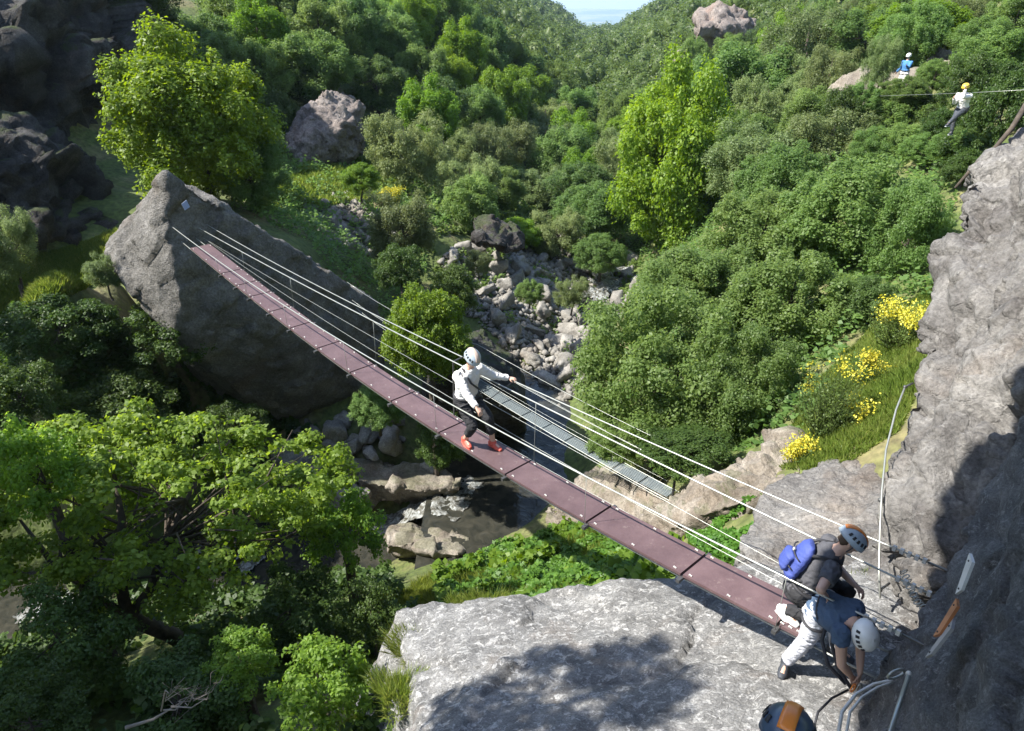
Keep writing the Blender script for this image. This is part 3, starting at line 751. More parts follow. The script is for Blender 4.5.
def limbs(mb, rng, base, dims, L, r0, n=9, lean=(0, 0)):
    """trunk rising from base (below crown centre 0) and limbs to lobes"""
    base = np.array(base, float)
    top = np.array([lean[0], lean[1], dims[2] * .45])
    mid = base * .45 + np.array([rng.normal() * .06 * dims[0], rng.normal() * .06 * dims[1], 0])
    mb.tube([base, base * .75 + mid * .25 + rng.normal(size=3) * .03 * dims, mid, top * .3, top], [r0 * 1.25, r0, r0 * .8, r0 * .5, r0 * .15], 8)
    for i in rng.permutation(len(L))[:n]:
        e = L[i, :3] * dims
        t = rng.uniform(.25, .8)
        s = mid * (1 - t) + top * t * .6
        m = (s + e) / 2 + np.array([0, 0, -.08 * dims[2]]) + rng.normal(size=3) * .05 * dims
        mb.tube([s, m, e], [r0 * .38, r0 * .22, r0 * .06], 5)
PROTO = {}
def tree_proto(key, seed, dims, n, size, lobes, leafm, trunk_h, r0, shape='oak', lobe_r=(.22, .38), sparse=0.0, nl=9, one=False):
    """meshes of a tree whose foot is at the origin"""
    rng = np.random.default_rng(seed)
    p, nn, L = crown_points(rng, dims, n, lobes, lobe_r, shape, sparse)
    cz = trunk_h + dims[2] * .8
    v = quads_from(p, nn, size, rng) + np.array([0, 0, cz])
    F = np.arange(len(v)).reshape(-1, 4)
    mb = MB(); limbs(mb, rng, (0, 0, -cz - .5), np.array(dims, float), L, r0, nl)
    tv = np.array(mb.v) + np.array([0, 0, cz])
    if one:
        nq = len(v)
        me = bpy.data.meshes.new(key)
        faces = [list(f) for f in F] + [[i + nq for i in f] for f in mb.f]
        me.from_pydata([tuple(q) for q in np.concatenate([v, tv])], [], faces)
        me.materials.append(leafm); me.materials.append(M['bark'])
        mi = np.zeros(len(faces), np.int32); mi[len(F):] = 1
        me.polygons.foreach_set('material_index', mi); me.update()
        PROTO[key] = (me, None, cz + dims[2], dims)
    else:
        cm = mesh_np(key + '_crown', v, F); cm.materials.append(leafm)
        tm = mesh_np(key + '_trunk', tv, mb.f); tm.materials.append(M['bark'])
        PROTO[key] = (cm, tm, cz + dims[2], dims)
def put_tree(name, key, loc, scale, rz, label, group=None, cat='tree', tilt=(0, 0)):
    cm, tm, H, D = PROTO[key]
    if tm is None:
        o = bpy.data.objects.new(name, cm); COL.objects.link(o)
    else:
        o = bpy.data.objects.new(name, None); COL.objects.link(o); o.empty_display_size = .2
        for nm, me in (('crown', cm), ('trunk', tm)):
            c = bpy.data.objects.new(nm, me); COL.objects.link(c); c.parent = o
    o.location = Vector(tuple(map(float, loc))); o.rotation_euler = (tilt[0], tilt[1], rz)
    o.scale = scale if hasattr(scale, '__len__') else (scale,) * 3
    tag(o, label, cat, group)
    return o
# detailed kinds: unit-ish trees; foot at origin, half-widths about 3, height about 7
tree_proto('bright', 1, (3, 3, 3.2), 60000, .135, 130, M['leaf_bright'], 1.2, .16, 'oak', (.07, .22))
tree_proto('bright2', 2, (3, 3, 3.0), 50000, .14, 120, M['leaf_bright'], 1.0, .15, 'dome', (.07, .22))
tree_proto('mid', 3, (3, 3, 3.0), 60000, .125, 140, M['leaf_mid'], 1.0, .15, 'oak', (.06, .21))
tree_proto('mid2', 4, (3, 3, 2.8), 60000, .12, 150, M['leaf_mid'], .8, .15, 'dome', (.06, .20))
tree_proto('grey', 5, (3, 3, 2.8), 50000, .105, 100, M['leaf_grey'], .8, .14, 'dome', (.10, .22), .12)
tree_proto('dark', 6, (3, 3, 3.1), 50000, .14, 90, M['leaf_dark'], 1.2, .18, 'oak', (.12, .24))
tree_proto('bush', 7, (3, 3, 2.2), 80000, .095, 150, M['leaf_mid'], .1, .12, 'dome', (.09, .18))
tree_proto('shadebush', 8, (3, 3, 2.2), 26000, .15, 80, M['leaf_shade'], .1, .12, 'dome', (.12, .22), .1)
def ground_depth(px, py):
    for t in np.arange(8, 120, .15):
        q = P(px, py, t)
        if tz(q[0], q[1]) > q[2]: return t
    return 60
def crown_at(name, key, px, py, w, h, dep, label, group=None, cat='tree', rz=None, tilt=(0, 0), foot=True):
    """a tree whose crown is seen centred at a place with a given apparent size"""
    cm, tm, H, D = PROTO[key]
    if dep <= 0: dep = ground_depth(px, py + h * .4) + dep
    c = P(px, py, dep)
    W2 = w / FPX * dep / 2
    Hh = h / FPX * dep / 2 / .90
    gz = tz(c[0], c[1])
    sx = W2 / D[0]; sz = Hh / D[2]
    nat = c[2] - sz * (H - D[2])
    loc = np.array([c[0], c[1], nat])
    # let the foot reach the ground when the crown floats
    o = put_tree(name, key, loc, (sx, sx, sz), rz if rz is not None else (px * 1.7 + py * .9) % 6.28, label, group, cat, tilt)
    if nat > gz + .15 and foot:
        mb = MB(); r = .13 * max(sx, .25) * 1.2
        mb.tube([(0, 0, (gz - .4 - nat) / sz), (.03, .02, (gz - nat) / sz * .5), (0, 0, .6)], [r * 1.5 / sx, r * 1.2 / sx, r / sx], 8)
        me = mesh_np('stem', mb.v, mb.f); me.materials.append(M['bark'])
        s = bpy.data.objects.new('lower_trunk', me); COL.objects.link(s); s.parent = o
    return o
HERO = [
 ('shrub', 'mid2', 935, 76, 40, 30, 31, 'green bush over the right end of the brown rock face'),
 ('shrub', 'grey', 478, 262, 34, 26, 29, 'low pale shrub among the upper scree stones'),
 ('shrub', 'mid2', 530, 292, 34, 26, 27.5, 'low green shrub in the middle of the scree'),
 ('shrub', 'shadebush', 968, 84, 60, 60, -.5, 'tall dark bush behind the hanging distant climber, touching the line'),
 ('shrub', 'shadebush', 944, 126, 46, 36, -.5, 'round dark bush on the slope left of the hanging distant climber'),
 ('shrub', 'mid2', 962, 142, 50, 26, -.5, 'low green bush on the slope under the hanging distant climber'),
 ('shrub', 'mid2', 928, 150, 60, 30, -.5, 'low green bush on the slope below the brown rock face'),
 ('shrub', 'shadebush', 965, 170, 50, 34, -.4, 'dark bush on the slope beside the fallen branch'),
 ('shrub', 'shadebush', 975, 112, 40, 40, -.1, 'dark bush right behind the hanging distant climber'),
 ('shrub', 'shadebush', 938, 134, 56, 30, 28.5, 'dark bush below left of the hanging distant climber'),
 ('shrub', 'bush', 905, 91, 56, 28, 30.5, 'wide low bush hiding the feet of the distant person'),
 ('shrub', 'mid2', 862, 104, 50, 40, 31.5, 'green bush at the left end of the brown rock face'),
 ('tree', 'mid', 694, 56, 34, 40, 84, 'green tree at the left foot of the pale crag'),
 ('tree', 'mid2', 732, 54, 46, 36, 84, 'green tree in front of the pale crag'),
 ('tree', 'dark', 762, 44, 34, 44, 86, 'dark green tree at the right foot of the pale crag'),
 ('shrub', 'mid2', 905, 146, 70, 40, 27, 'broad green shrub below the two distant people'),
 ('shrub', 'bush', 875, 150, 60, 44, 27.5, 'rounded green shrub below left of the brown rock face'),
 ('shrub', 'mid2', 945, 158, 60, 36, 25, 'green shrub just above the top of the right rock wall'),
 ('shrub', 'shadebush', 925, 108, 40, 30, 30.5, 'dark low shrub between the distant people, nearer the viewer'),
 ('tree', 'mid', 1016, 22, 70, 60, 34, 'green tree in the top right corner'),
 ('shrub', 'shadebush', 690, 452, 110, 34, 14.6, 'dark undergrowth at the foot of the dense dark bush'),
 ('shrub', 'bush', 620, 440, 80, 50, 17.0, 'green skirt of leaves below the big round bush'),
 ('shrub', 'shadebush', 932, 122, 44, 34, 30, 'dark shrub just left of the hanging distant climber'),
 ('shrub', 'shadebush', 1000, 92, 54, 60, 27.5, 'dark shrub just right of the hanging distant climber'),
 ('shrub', 'mid2', 962, 138, 60, 34, 27, 'green shrub below the hanging distant climber'),
 ('shrub', 'shadebush', 945, 82, 36, 36, 33, 'dark shrub between the two distant people'),
 ('shrub', 'mid2', 900, 98, 44, 24, 31, 'small green shrub at the feet of the distant person'),
 ('tree', 'grey', 882, 62, 40, 60, 31.5, 'thin tree left of the distant person'),
 ('tree', 'mid', 985, 40, 70, 50, 33, 'green tree above right of the distant climber'),
 ('tree', 'dark', 150, 28, 70, 70, 42, 'dark tree between the dark cliff and the bright maple'),
 ('tree', 'dark', 205, 50, 80, 70, 41, 'dark tree above the bright maple'),
 ('tree', 'mid', 262, 72, 70, 70, 41, 'shaded green tree above right of the bright maple'),
 ('tree', 'dark', 275, 120, 50, 60, 40, 'dark tree just left of the squared outcrop'),
 ('tree', 'dark', 230, 12, 80, 60, 48, 'dark tree at the top edge above the bright maple'),
 ('tree', 'bright', 190, 122, 176, 165, 24.5, 'bright green maple catching the sun behind the pointed boulder'),
 ('tree', 'mid', 250, 172, 80, 80, 26, 'darker green tree to the right of the bright maple'),
 ('tree', 'grey', 6, 245, 66, 88, 19, 'small pale tree on the grass ledge at the left edge'),
 ('tree', 'grey', 405, 150, 90, 90, 38, 'greyish green tree right of the squared outcrop'),
 ('shrub', 'grey', 402, 228, 88, 90, 28, 'loose grey-green shrub above the scree, below the yellow broom'),
 ('shrub', 'bright2', 360, 180, 46, 32, 33, 'low bright bush beside the yellow broom on the hillock'),
 ('tree', 'bright2', 428, 335, 100, 105, 19.5, 'bright tree seen behind the handrail cables in mid span'),
 ('shrub', 'shadebush', 400, 268, 60, 50, 24, 'dark bush in the shade left of the scree'),
 ('shrub', 'shadebush', 452, 292, 60, 56, 25.5, 'dark bush at the foot of the scree shadow'),
 ('shrub', 'mid2', 378, 408, 62, 46, 19.2, 'trailing green shrub under the deck beside the big boulder'),
 ('shrub', 'shadebush', 440, 440, 60, 60, 19.2, 'dark shrub under the deck behind the flat tan slab'),
 ('tree', 'grey', 540, 188, 66, 50, 45, 'rounded willow beyond the top of the scree'),
 ('tree', 'bright2', 520, 235, 50, 34, 37, 'yellowish low bush on the bank above the scree'),
 ('shrub', 'mid2', 590, 215, 84, 60, 40, 'willow thicket left of the tall light green tree'),
 ('shrub', 'mid2', 600, 255, 60, 40, 36, 'small rounded bush above the rapids'),
 ('shrub', 'grey', 572, 292, 40, 36, 31, 'low grey bush between the scree and the rapids'),
 ('tree', 'bright', 672, 165, 128, 190, 37, 'tall light green tree standing above the stream on the right bank'),
 ('tree', 'bush', 660, 375, 215, 175, 18, 'big round dense bush overhanging the stream'),
 ('tree', 'bush', 745, 395, 150, 140, 16.6, 'dense dark bush right of the big round one, above the brown outcrop'),
 ('tree', 'mid2', 790, 310, 150, 120, 19.5, 'dense green tree left of the yellow broom'),
 ('tree', 'mid', 700, 285, 130, 90, 22, 'green tree between the light green tree and the big round bush'),
 ('tree', 'mid2', 850, 225, 160, 130, 22.5, 'broad green tree under the brown rock face'),
 ('tree', 'mid', 765, 235, 120, 100, 24, 'green tree right of the tall light green tree'),
 ('tree', 'mid', 910, 235, 90, 120, 20, 'green tree hugging the edge of the right rock wall'),
 ('tree', 'dark', 870, 310, 70, 70, 18, 'dark shrub behind the upper yellow broom'),
 ('tree', 'grey', 760, 165, 130, 100, 31, 'pale feathery tree right of the tall light green tree'),
 ('tree', 'grey', 830, 150, 110, 100, 30, 'thin grey-green tree left of the brown rock face'),
 ('tree', 'mid', 740, 90, 120, 100, 46, 'green tree below the pale crag'),
 ('tree', 'grey', 805, 55, 120, 110, 46, 'tall pale tree above the hanging climber on the left'),
 ('tree', 'dark', 868, 40, 100, 60, 44, 'dark tree above the brown rock face'),
 ('tree', 'bright2', 925, 30, 110, 56, 38, 'sunny green tree above the brown rock face'),
 ('tree', 'mid', 1000, 60, 90, 70, 29, 'green tree at the upper right corner'),
 ('tree', 'shadebush', 1000, 120, 70, 90, 24, 'shaded tree between the far climber and the wall top'),
 ('shrub', 'mid2', 905, 118, 80, 52, 31, 'green shrub below the brown rock ledge'),
 ('shrub', 'shadebush', 955, 165, 70, 60, 24, 'dark shrub at the top of the right rock wall'),
 ('shrub', 'shadebush', 840, 118, 50, 60, 31, 'dark thin shrub left of the brown rock face'),
 ('shrub', 'shadebush', 60, 330, 120, 70, 18.5, 'shaded scrub below the grass ledge at left'),
 ('shrub', 'shadebush', 170, 330, 110, 70, 19.5, 'shaded ivy under the left edge of the pointed boulder'),
 ('shrub', 'shadebush', 20, 400, 100, 80, 16.5, 'shaded bush at the left edge below the scrub'),
 ('shrub', 'shadebush', 120, 410, 120, 70, 18.5, 'dim bush between the boulder and the foreground tree'),
 ('shrub', 'shadebush', 235, 425, 70, 50, 19.5, 'small dim bush under the foot of the boulder'),
 ('shrub', 'grey', 105, 272, 46, 44, 18.6, 'rough grassy shrub where the ledge meets the boulder'),
]
for nm, key, px, py, w, h, d, lab in HERO:
    crown_at(nm, key, px, py, w, h, d, lab, cat='shrub' if nm == 'shrub' else 'tree', foot=(nm != 'shrub'))

# yellow broom: green whips with yellow flowers
def broom(px, py, w, h, dep, label, seed, dens=1.0):
    rng = np.random.default_rng(seed)
    c = P(px, py + h * .42, dep); c[2] = max(tz(c[0], c[1]), c[2] - .3) - .05
    W2 = w / FPX * dep / 2; H = h / FPX * dep / .95
    root = empty('broom_bush', c); tag(root, label, 'shrub')
    mb = MB(); pts = []
    for i in range(int(110 * dens)):
        a = rng.uniform(0, 6.28); r = rng.uniform(0, 1) ** .6
        tip = np.array([math.cos(a) * r * W2, math.sin(a) * r * W2, H * rng.uniform(.55, 1.0) * (1 - .35 * r)])
        s = np.array([math.cos(a) * r * W2 * .2, math.sin(a) * r * W2 * .2, 0])
        m = (s + tip) / 2 + rng.normal(size=3) * .05 * H
        mb.tube([s, m, tip], [.010, .007, .003], 3, cap=False)
        for q in range(26):
            t = rng.uniform(.25, 1)
            p = (1 - t) ** 2 * s + 2 * t * (1 - t) * m + t * t * tip
            pts.append(p + rng.normal(size=3) * .05)
    st = link('stem', mesh_np('stem', mb.v, mb.f), M['leaf_grey'], root)
    pts = np.array(pts)
    gl = pts[rng.uniform(size=len(pts)) < .6]
    v = quads_from(gl + rng.normal(size=gl.shape) * .05, rng.normal(size=gl.shape) + [0, 0, .5], .05, rng)
    link('foliage', mesh_np('foliage', v, np.arange(len(v)).reshape(-1, 4)), M['leaf_mid'], root)
    k = fbm(pts * 2.2 / max(H, .3), seed, 2) + pts[:, 2] / H * .9 > .68
    fl = pts[k]
    v = quads_from(np.repeat(fl, 5, 0) + rng.normal(size=(len(fl) * 5, 3)) * .055, rng.normal(size=(len(fl) * 5, 3)) + [0, 0, .8], .030 + .0010 * dep, rng, .8)
    link('blossom', mesh_np('blossom', v, np.arange(len(v)).reshape(-1, 4)), M['flower'], root)
broom(826, 385, 74, 100, 12.6, 'yellow flowering broom nearest the rock ledge on the grass shelf', 5, 1.3)
broom(898, 308, 66, 60, 15.2, 'yellow flowering broom against the right rock wall', 6, 1.2)
broom(866, 350, 36, 36, 13.8, 'small sparse yellow broom between the two larger ones', 8, .5)
broom(392, 189, 30, 26, 31, 'single yellow flowering broom on the far hillock', 7, 1.4)
broom(803, 436, 30, 30, 12.2, 'low broom with few flowers at the brink of the brown outcrop', 9, .35)

# grass and ground leaves
def in_poly(x, y, poly):
    ins = np.zeros(len(x), bool); j = len(poly) - 1
    for i in range(len(poly)):
        a, b_ = poly[i], poly[j]
        c = ((a[1] > y) != (b_[1] > y)) & (x < (b_[0] - a[0]) * (y - a[1]) / (b_[1] - a[1] + 1e-12) + a[0])
        ins ^= c; j = i
    return ins
def scatter_region(n, poly_px, z0, rng):
    """world ground points inside a region outlined on the ground (measured on the real terrain)"""
    poly = np.array(poly_px, float)
    w = np.array([Pz(x, y, zz)[:2] for x, y in poly_px for zz in (z0 - 2.5, z0 + 2.5)])
    lo, hi = w.min(0), w.max(0)
    out = []; tot = 0; k = 0
    while tot < n and k < 60:
        k += 1
        q = rng.uniform(lo, hi, (max(n, 4000), 2))
        z = tz_fast(q[:, 0], q[:, 1])
        px, py, dp = proj(np.stack([q[:, 0], q[:, 1], z], 1))
        q = q[in_poly(px, py, poly) & (dp > 1)]
        out.append(q); tot += len(q)
    return np.concatenate(out)[:n]
def grass_patch(label, poly, z0, n, hgt, seed, mat, wid=.02, thr=-.9, name='grass'):
    rng = np.random.default_rng(seed)
    q = scatter_region(n, poly, z0, rng)
    k = fbm(np.stack([q[:, 0], q[:, 1], 0 * q[:, 0]], 1) * 1.1, seed, 3) > thr
    q = q[k]; z = tz_fast(q[:, 0], q[:, 1]); m = len(q)
    b0 = np.stack([q[:, 0], q[:, 1], z - .02], 1)
    a = rng.uniform(0, 6.28, m); side = np.stack([np.cos(a), np.sin(a), 0 * a], 1) * wid
    lean = rng.normal(size=(m, 3)) * .35; lean[:, 2] = 1
    h = hgt * rng.uniform(.5, 1.3, m) * (1 + .5 * vnoise(b0 * 1.3, 3))
    tip = b0 + unit(lean) * h[:, None]
    mid = b0 + unit(lean * [.5, .5, 1]) * h[:, None] * .5
    v = np.stack([b0 - side, b0 + side, mid + side * .8, tip + rng.normal(size=(m, 3)) * .02, mid - side * .8], 1).reshape(-1, 3)
    o = link(name, mesh_np(name, v, np.arange(len(v)).reshape(-1, 5)), mat)
    tag(o, label, 'grass', kind='stuff')
def leaf_patch(label, poly, z0, n, size, hgt, seed, mat, thr=-.9, name='ground_cover'):
    rng = np.random.default_rng(seed)
    q = scatter_region(n, poly, z0, rng)
    q3 = np.stack([q[:, 0], q[:, 1], 0 * q[:, 0]], 1)
    k = fbm(q3 * 1.3, seed, 3) > thr
    q, q3 = q[k], q3[k]
    z = tz_fast(q[:, 0], q[:, 1])
    hh = hgt * (.55 + .6 * (fbm(q3 * 2.2, seed + 3, 3))).clip(.08, 1.3)
    p = np.stack([q[:, 0], q[:, 1], z + hh * rng.uniform(.3, 1, len(q))], 1)
    v = quads_from(p, rng.normal(size=p.shape) * .5 + [0, 0, 1], size, rng, .8)
    o = link(name, mesh_np(name, v, np.arange(len(v)).reshape(-1, 4)), mat)
    tag(o, label, 'ground cover', kind='stuff')
leaf_patch('bright green leafy ground cover below the slab beside the stream', [(432, 580), (480, 560), (570, 530), (640, 545), (720, 590), (700, 620), (560, 640), (440, 615)], -10.8, 42000, .11, .45, 2, M['ivy'])
leaf_patch('green leafy cover with a bare patch above the near deck', [(672, 520), (700, 500), (750, 488), (775, 520), (750, 570), (700, 560)], -8.4, 9000, .09, .3, 3, M['ivy'], -.35)
grass_patch('green grass on the shelf between the rock wall and the broom', [(780, 470), (840, 470), (900, 430), (960, 300), (935, 285), (880, 320), (800, 400)], -6.6, 80000, .16, 4, M['grass'], .008, -.45)
grass_patch('sunlit grass on the ledge at the far left', [(-40, 320), (40, 310), (115, 275), (120, 232), (60, 250), (-40, 280)], -6.8, 50000, .22, 5, M['grass'], .018, -.9)
grass_patch('yellowish grass on the far hillock', [(260, 210), (300, 170), (350, 155), (410, 160), (400, 195), (330, 210)], -8.4, 40000, .4, 6, M['grass'], .05, -.7)
grass_patch('rough grass around the foot of the slab at lower left', [(380, 560), (440, 560), (430, 640), (420, 731), (340, 731), (360, 640)], -9.5, 30000, .2, 7, M['grass'], .007, -.1)
leaf_patch('small plants growing between the scree stones', [(452, 256), (500, 250), (560, 280), (600, 330), (600, 360), (560, 400), (520, 350), (460, 300)], -12, 7000, .16, .5, 19, M['leaf_mid'], .25)
grass_patch('long grass growing through the ground cover below the slab', [(455, 590), (520, 560), (600, 540), (650, 570), (600, 600), (500, 605)], -10.6, 16000, .35, 17, M['grass'], .008, .15)
leaf_patch('larger pale leaves among the ground cover below the slab', [(432, 580), (480, 560), (570, 530), (640, 545), (720, 590), (600, 610), (440, 615)], -10.8, 9000, .17, .6, 18, M['leaf_bright'], .1)
leaf_patch('low green plants on the banks of the stream', [(460, 300), (400, 200), (560, 200), (640, 260), (640, 330), (600, 300), (560, 250), (500, 235), (440, 235), (430, 300)], -11, 26000, .22, .5, 9, M['leaf_mid'], -.1)
leaf_patch('low shrubs and brambles filling the valley floor between the trees', [(230, 210), (240, 150), (960, 150), (945, 300), (860, 330), (800, 440), (640, 470), (600, 420), (625, 330), (640, 260), (560, 215), (470, 215), (430, 240), (420, 330), (380, 330), (300, 240)], -11, 150000, .15, .9, 12, M['leaf_mid'], -.45)
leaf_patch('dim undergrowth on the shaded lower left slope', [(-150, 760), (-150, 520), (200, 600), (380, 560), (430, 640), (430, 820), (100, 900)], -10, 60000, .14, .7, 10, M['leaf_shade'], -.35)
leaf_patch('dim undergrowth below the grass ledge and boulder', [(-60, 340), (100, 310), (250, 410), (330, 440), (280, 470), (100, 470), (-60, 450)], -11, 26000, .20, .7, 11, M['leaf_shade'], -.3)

def tuft(px, py, z, r, h, n, seed, label):
    rng = np.random.default_rng(seed); c = Pz(px, py, z)
    root = empty('grass_tuft', c); tag(root, label, 'grass tuft')
    n = n * 2; h = h * .6
    a = rng.uniform(0, 6.28, n); rr = r * np.sqrt(rng.uniform(0, 1, n)) * (1 + .4 * np.sin(a * 3))
    b0 = np.stack([np.cos(a) * rr, np.sin(a) * rr, np.full(n, -.08)], 1)
    side = unit(rng.normal(size=(n, 3))) * .0035
    tip = b0 + np.stack([np.cos(a) * rr * .35, np.sin(a) * rr * .35, h * rng.uniform(.5, 1.1, n)], 1) + rng.normal(size=(n, 3)) * .04
    mid = (b0 + tip) / 2 + [0, 0, .03]
    v = np.stack([b0 - side, b0 + side, mid + side, tip, mid - side], 1).reshape(-1, 3)
    link('blades', mesh_np('blades', v, np.arange(len(v)).reshape(-1, 5)), M['grass'], root)
tuft(487, 606, -6.95, .22, .28, 900, 1, 'yellow green grass tuft on the upper edge of the pale slab')
tuft(424, 652, -6.9, .35, .28, 1500, 2, 'wide grass tuft at the left edge of the pale slab')
tuft(462, 603, -6.98, .16, .2, 500, 3, 'small dry grass tuft beside the larger one on the slab')
tuft(398, 690, -6.8, .25, .3, 900, 4, 'grass tuft at the lower left corner of the slab')
tuft(860, 585, -6.1, .22, .16, 700, 5, 'green weeds growing in the crack beside the near climbers')
# ---------------------------------------------------------------- scree and loose stones
STONES = []
for i in range(7):
    rng = np.random.default_rng(100 + i)
    q = unit(rng.normal(size=(13, 3))) * np.array([1, rng.uniform(.6, .9), rng.uniform(.45, .75)]) * rng.uniform(.8, 1.1, (13, 1))
    o = hull_rock('stone_proto', list(q * .5), .045, M['stone'], ((2.2, .025), (6, .01)), ((2.0, .05),), 200 + i)
    STONES.append(o.data); bpy.data.objects.remove(o)
srng = np.random.default_rng(77)
def stone(loc, size, label, group=None, name='stone', mat=None, k=None):
    me = STONES[k if k is not None else srng.integers(len(STONES))]
    o = bpy.data.objects.new(name, me); COL.objects.link(o)
    o.location = Vector(tuple(map(float, loc))); s = size
    o.scale = (s * srng.uniform(.85, 1.25), s * srng.uniform(.8, 1.1), s * srng.uniform(.75, 1.1))
    o.rotation_euler = (srng.uniform(-.5, .5), srng.uniform(-.5, .5), srng.uniform(0, 6.28))
    return tag(o, label, 'stone', group)
SO = []
def strew(poly, z0, n, lo, hi, label, group, lift=.12, power=2.2):
    q = scatter_region(max(n * 40, 3000), poly, z0, srng)
    placed = []
    sizes = np.sort(lo + (hi - lo) * srng.uniform(0, 1, n) ** power)[::-1]
    j = 0
    for s in sizes:
        while j < len(q):
            c = q[j]; j += 1
            if all((c[0] - a[0]) ** 2 + (c[1] - a[1]) ** 2 > ((s + a[2]) * .34) ** 2 for a in placed):
                placed.append((c[0], c[1], s)); SO.append((stone((c[0], c[1], tz(c[0], c[1]) + s * lift), s, label, group), c, s)); break
strew([(452, 256), (500, 250), (545, 280), (590, 330), (598, 350), (560, 395), (540, 390), (520, 350), (480, 320), (455, 290)], -12, 170, .30, 1.7, 'grey angular scree stone', 'stones of the sunny scree', .15)
strew([(310, 198), (360, 205), (372, 240), (350, 255), (320, 235)], -9.5, 26, .4, 1.5, 'pale broken stone', 'stones under the hillock', .2)
strew([(545, 330), (600, 320), (595, 360), (545, 400)], -13.2, 26, .4, 1.2, 'pale rounded waterside stone', 'stones at the water edge', .2)
strew([(575, 255), (640, 250), (640, 320), (580, 320)], -13, 22, .6, 1.7, 'stream boulder', 'boulders in the rapids', .2)
strew([(510, 225), (560, 240), (570, 275), (545, 275)], -12, 14, .5, 1.5, 'pale bankside stone', 'stones at the upper bend', .2)
strew([(305, 425), (400, 425), (405, 460), (330, 460)], -12.7, 14, .4, 1.1, 'wedged stone', 'stones behind the slabs', .3)
for (px, py, z, s, lab) in ((335, 432, -12.2, 1.5, 'large rounded tan boulder behind the pinkish slab'), (372, 428, -12.2, 1.4, 'second tan boulder right of the large rounded one'), (352, 448, -12.5, .8, 'small round stone in front of the tan boulders'), (372, 455, -12.5, .8, 'small pale stone at the edge of the flat tan slab'),
                            (392, 440, -12.4, 1.8, 'dark wide boulder behind the flat tan slab'), (430, 470, -13.0, .9, 'low dark stone near the right end of the flat slab')):
    stone(Pz(px, py, z), s, lab, name='boulder')
for (px, py, z, s, lab) in ((300, 432, -12.5, .7, 'little stone left of the large tan boulder'),):
    stone(Pz(px, py, z), s, lab)

def rubble(name, label, poly, z0, n, lo, hi, seed, mat):
    rng = np.random.default_rng(seed)
    q = scatter_region(n, poly, z0, rng); z = tz_fast(q[:, 0], q[:, 1])
    base = unit(np.array([(0, 0, 1), (1, 0, 0), (0, 1, 0), (-1, 0, 0), (0, -1, 0), (0, 0, -1)], float))
    tri = np.array([(0, 1, 2), (0, 2, 3), (0, 3, 4), (0, 4, 1), (5, 2, 1), (5, 3, 2), (5, 4, 3), (5, 1, 4)])
    m = len(q); sz = (lo + (hi - lo) * rng.uniform(0, 1, m) ** 2.5)[:, None, None] * .5
    v = base[None] * rng.uniform(.6, 1.3, (m, 6, 3)) + rng.normal(size=(m, 6, 3)) * .12
    a = rng.uniform(0, 6.28, m); ca, sa = np.cos(a)[:, None], np.sin(a)[:, None]
    v = np.stack([v[..., 0] * ca - v[..., 1] * sa, v[..., 0] * sa + v[..., 1] * ca, v[..., 2] * .75], -1) * sz
    v = v + np.stack([q[:, 0], q[:, 1], z + sz[:, 0, 0] * .4], 1)[:, None]
    F = (tri[None] + (np.arange(m) * 6)[:, None, None]).reshape(-1, 3)
    o = link(name, mesh_np(name, v.reshape(-1, 3), F), mat, smooth=False); tag(o, label, 'rubble', kind='stuff')
rubble('rubble', 'grey rubble covering the scree slope between its larger stones', [(440, 262), (455, 245), (510, 240), (560, 270), (600, 320), (605, 360), (560, 410), (535, 400), (500, 340), (460, 310)], -12, 5200, .10, .5, 3, M['stone'])
rubble('rubble', 'rubble of the broken bank under the grassy hillock', [(300, 195), (345, 195), (400, 225), (385, 262), (345, 250), (310, 225)], -9.5, 1500, .12, .6, 4, M['stone'])
rubble('gravel', 'stones and gravel along the edge of the stream', [(560, 235), (600, 245), (640, 300), (610, 330), (575, 300), (545, 255)], -12.8, 1200, .12, .5, 5, M['stone'])
rubble('gravel', 'gravel along the stream under the footbridge', [(545, 515), (585, 480), (640, 480), (690, 520), (640, 550), (580, 540)], -12.4, 1500, .06, .28, 6, M['brownrock'])

# ---------------------------------------------------------------- wooded slopes
frng = np.random.default_rng(5)
hero_xy = []
for nm, key, px, py, w, h, d, lab in HERO:
    d = d if d > 0 else ground_depth(px, py + h * .4) + d
    c = P(px, py, d); hero_xy.append((c[0], c[1], w / FPX * d / 2))
hero_xy = np.array(hero_xy)
KEEP = [(280, 80, 370, 182, 39), (690, 2, 762, 46, 90), (670, 44, 702, 74, 84), (897, 56, 914, 86, 34), (870, 78, 925, 100, 33), (954, 92, 978, 120, 30), (440, 210, 600, 345, 32), (596, 262, 632, 305, 33)]
def hides(x, y, z, r, h):
    for a, b_, c, d, dep in KEEP:
        qx, qy, dp = proj((x, y, z + h * .55)); R = r / dp * FPX; Hh = h * .5 / dp * FPX
        if dp < dep and qx + R * .8 > a and qx - R * .8 < c and qy + Hh * .9 > b_ and qy - Hh * .9 < d: return True
    return False
def clear_of(x, y, r):
    if hides(x, y, tz(x, y), r, r * 2.2): return False
    if y < 44 and abs(x - float(xc(y)) - 1.2) < 3.2: return False
    for px, py, rad in ((325, 135, 9.), (478, 250, 4), (500, 290, 5), (540, 310, 5), (330, 190, 6), (930, 95, 4)):
        pass
    if -.36 * y < x < -.10 * y and y < 46: return False          # hillock with the outcrop
    if -7.5 < x < 4 and 24 < y < 34: return False            # scree
    if 22 < x < 36 and 84 < y < 97: return False            # in front of the crag
    if -26 < x < -12 and y < 40: return False
    dd = np.hypot(hero_xy[:, 0] - x, hero_xy[:, 1] - y)
    return bool((dd > hero_xy[:, 2] * .75 + r * .55).all())
cand = []
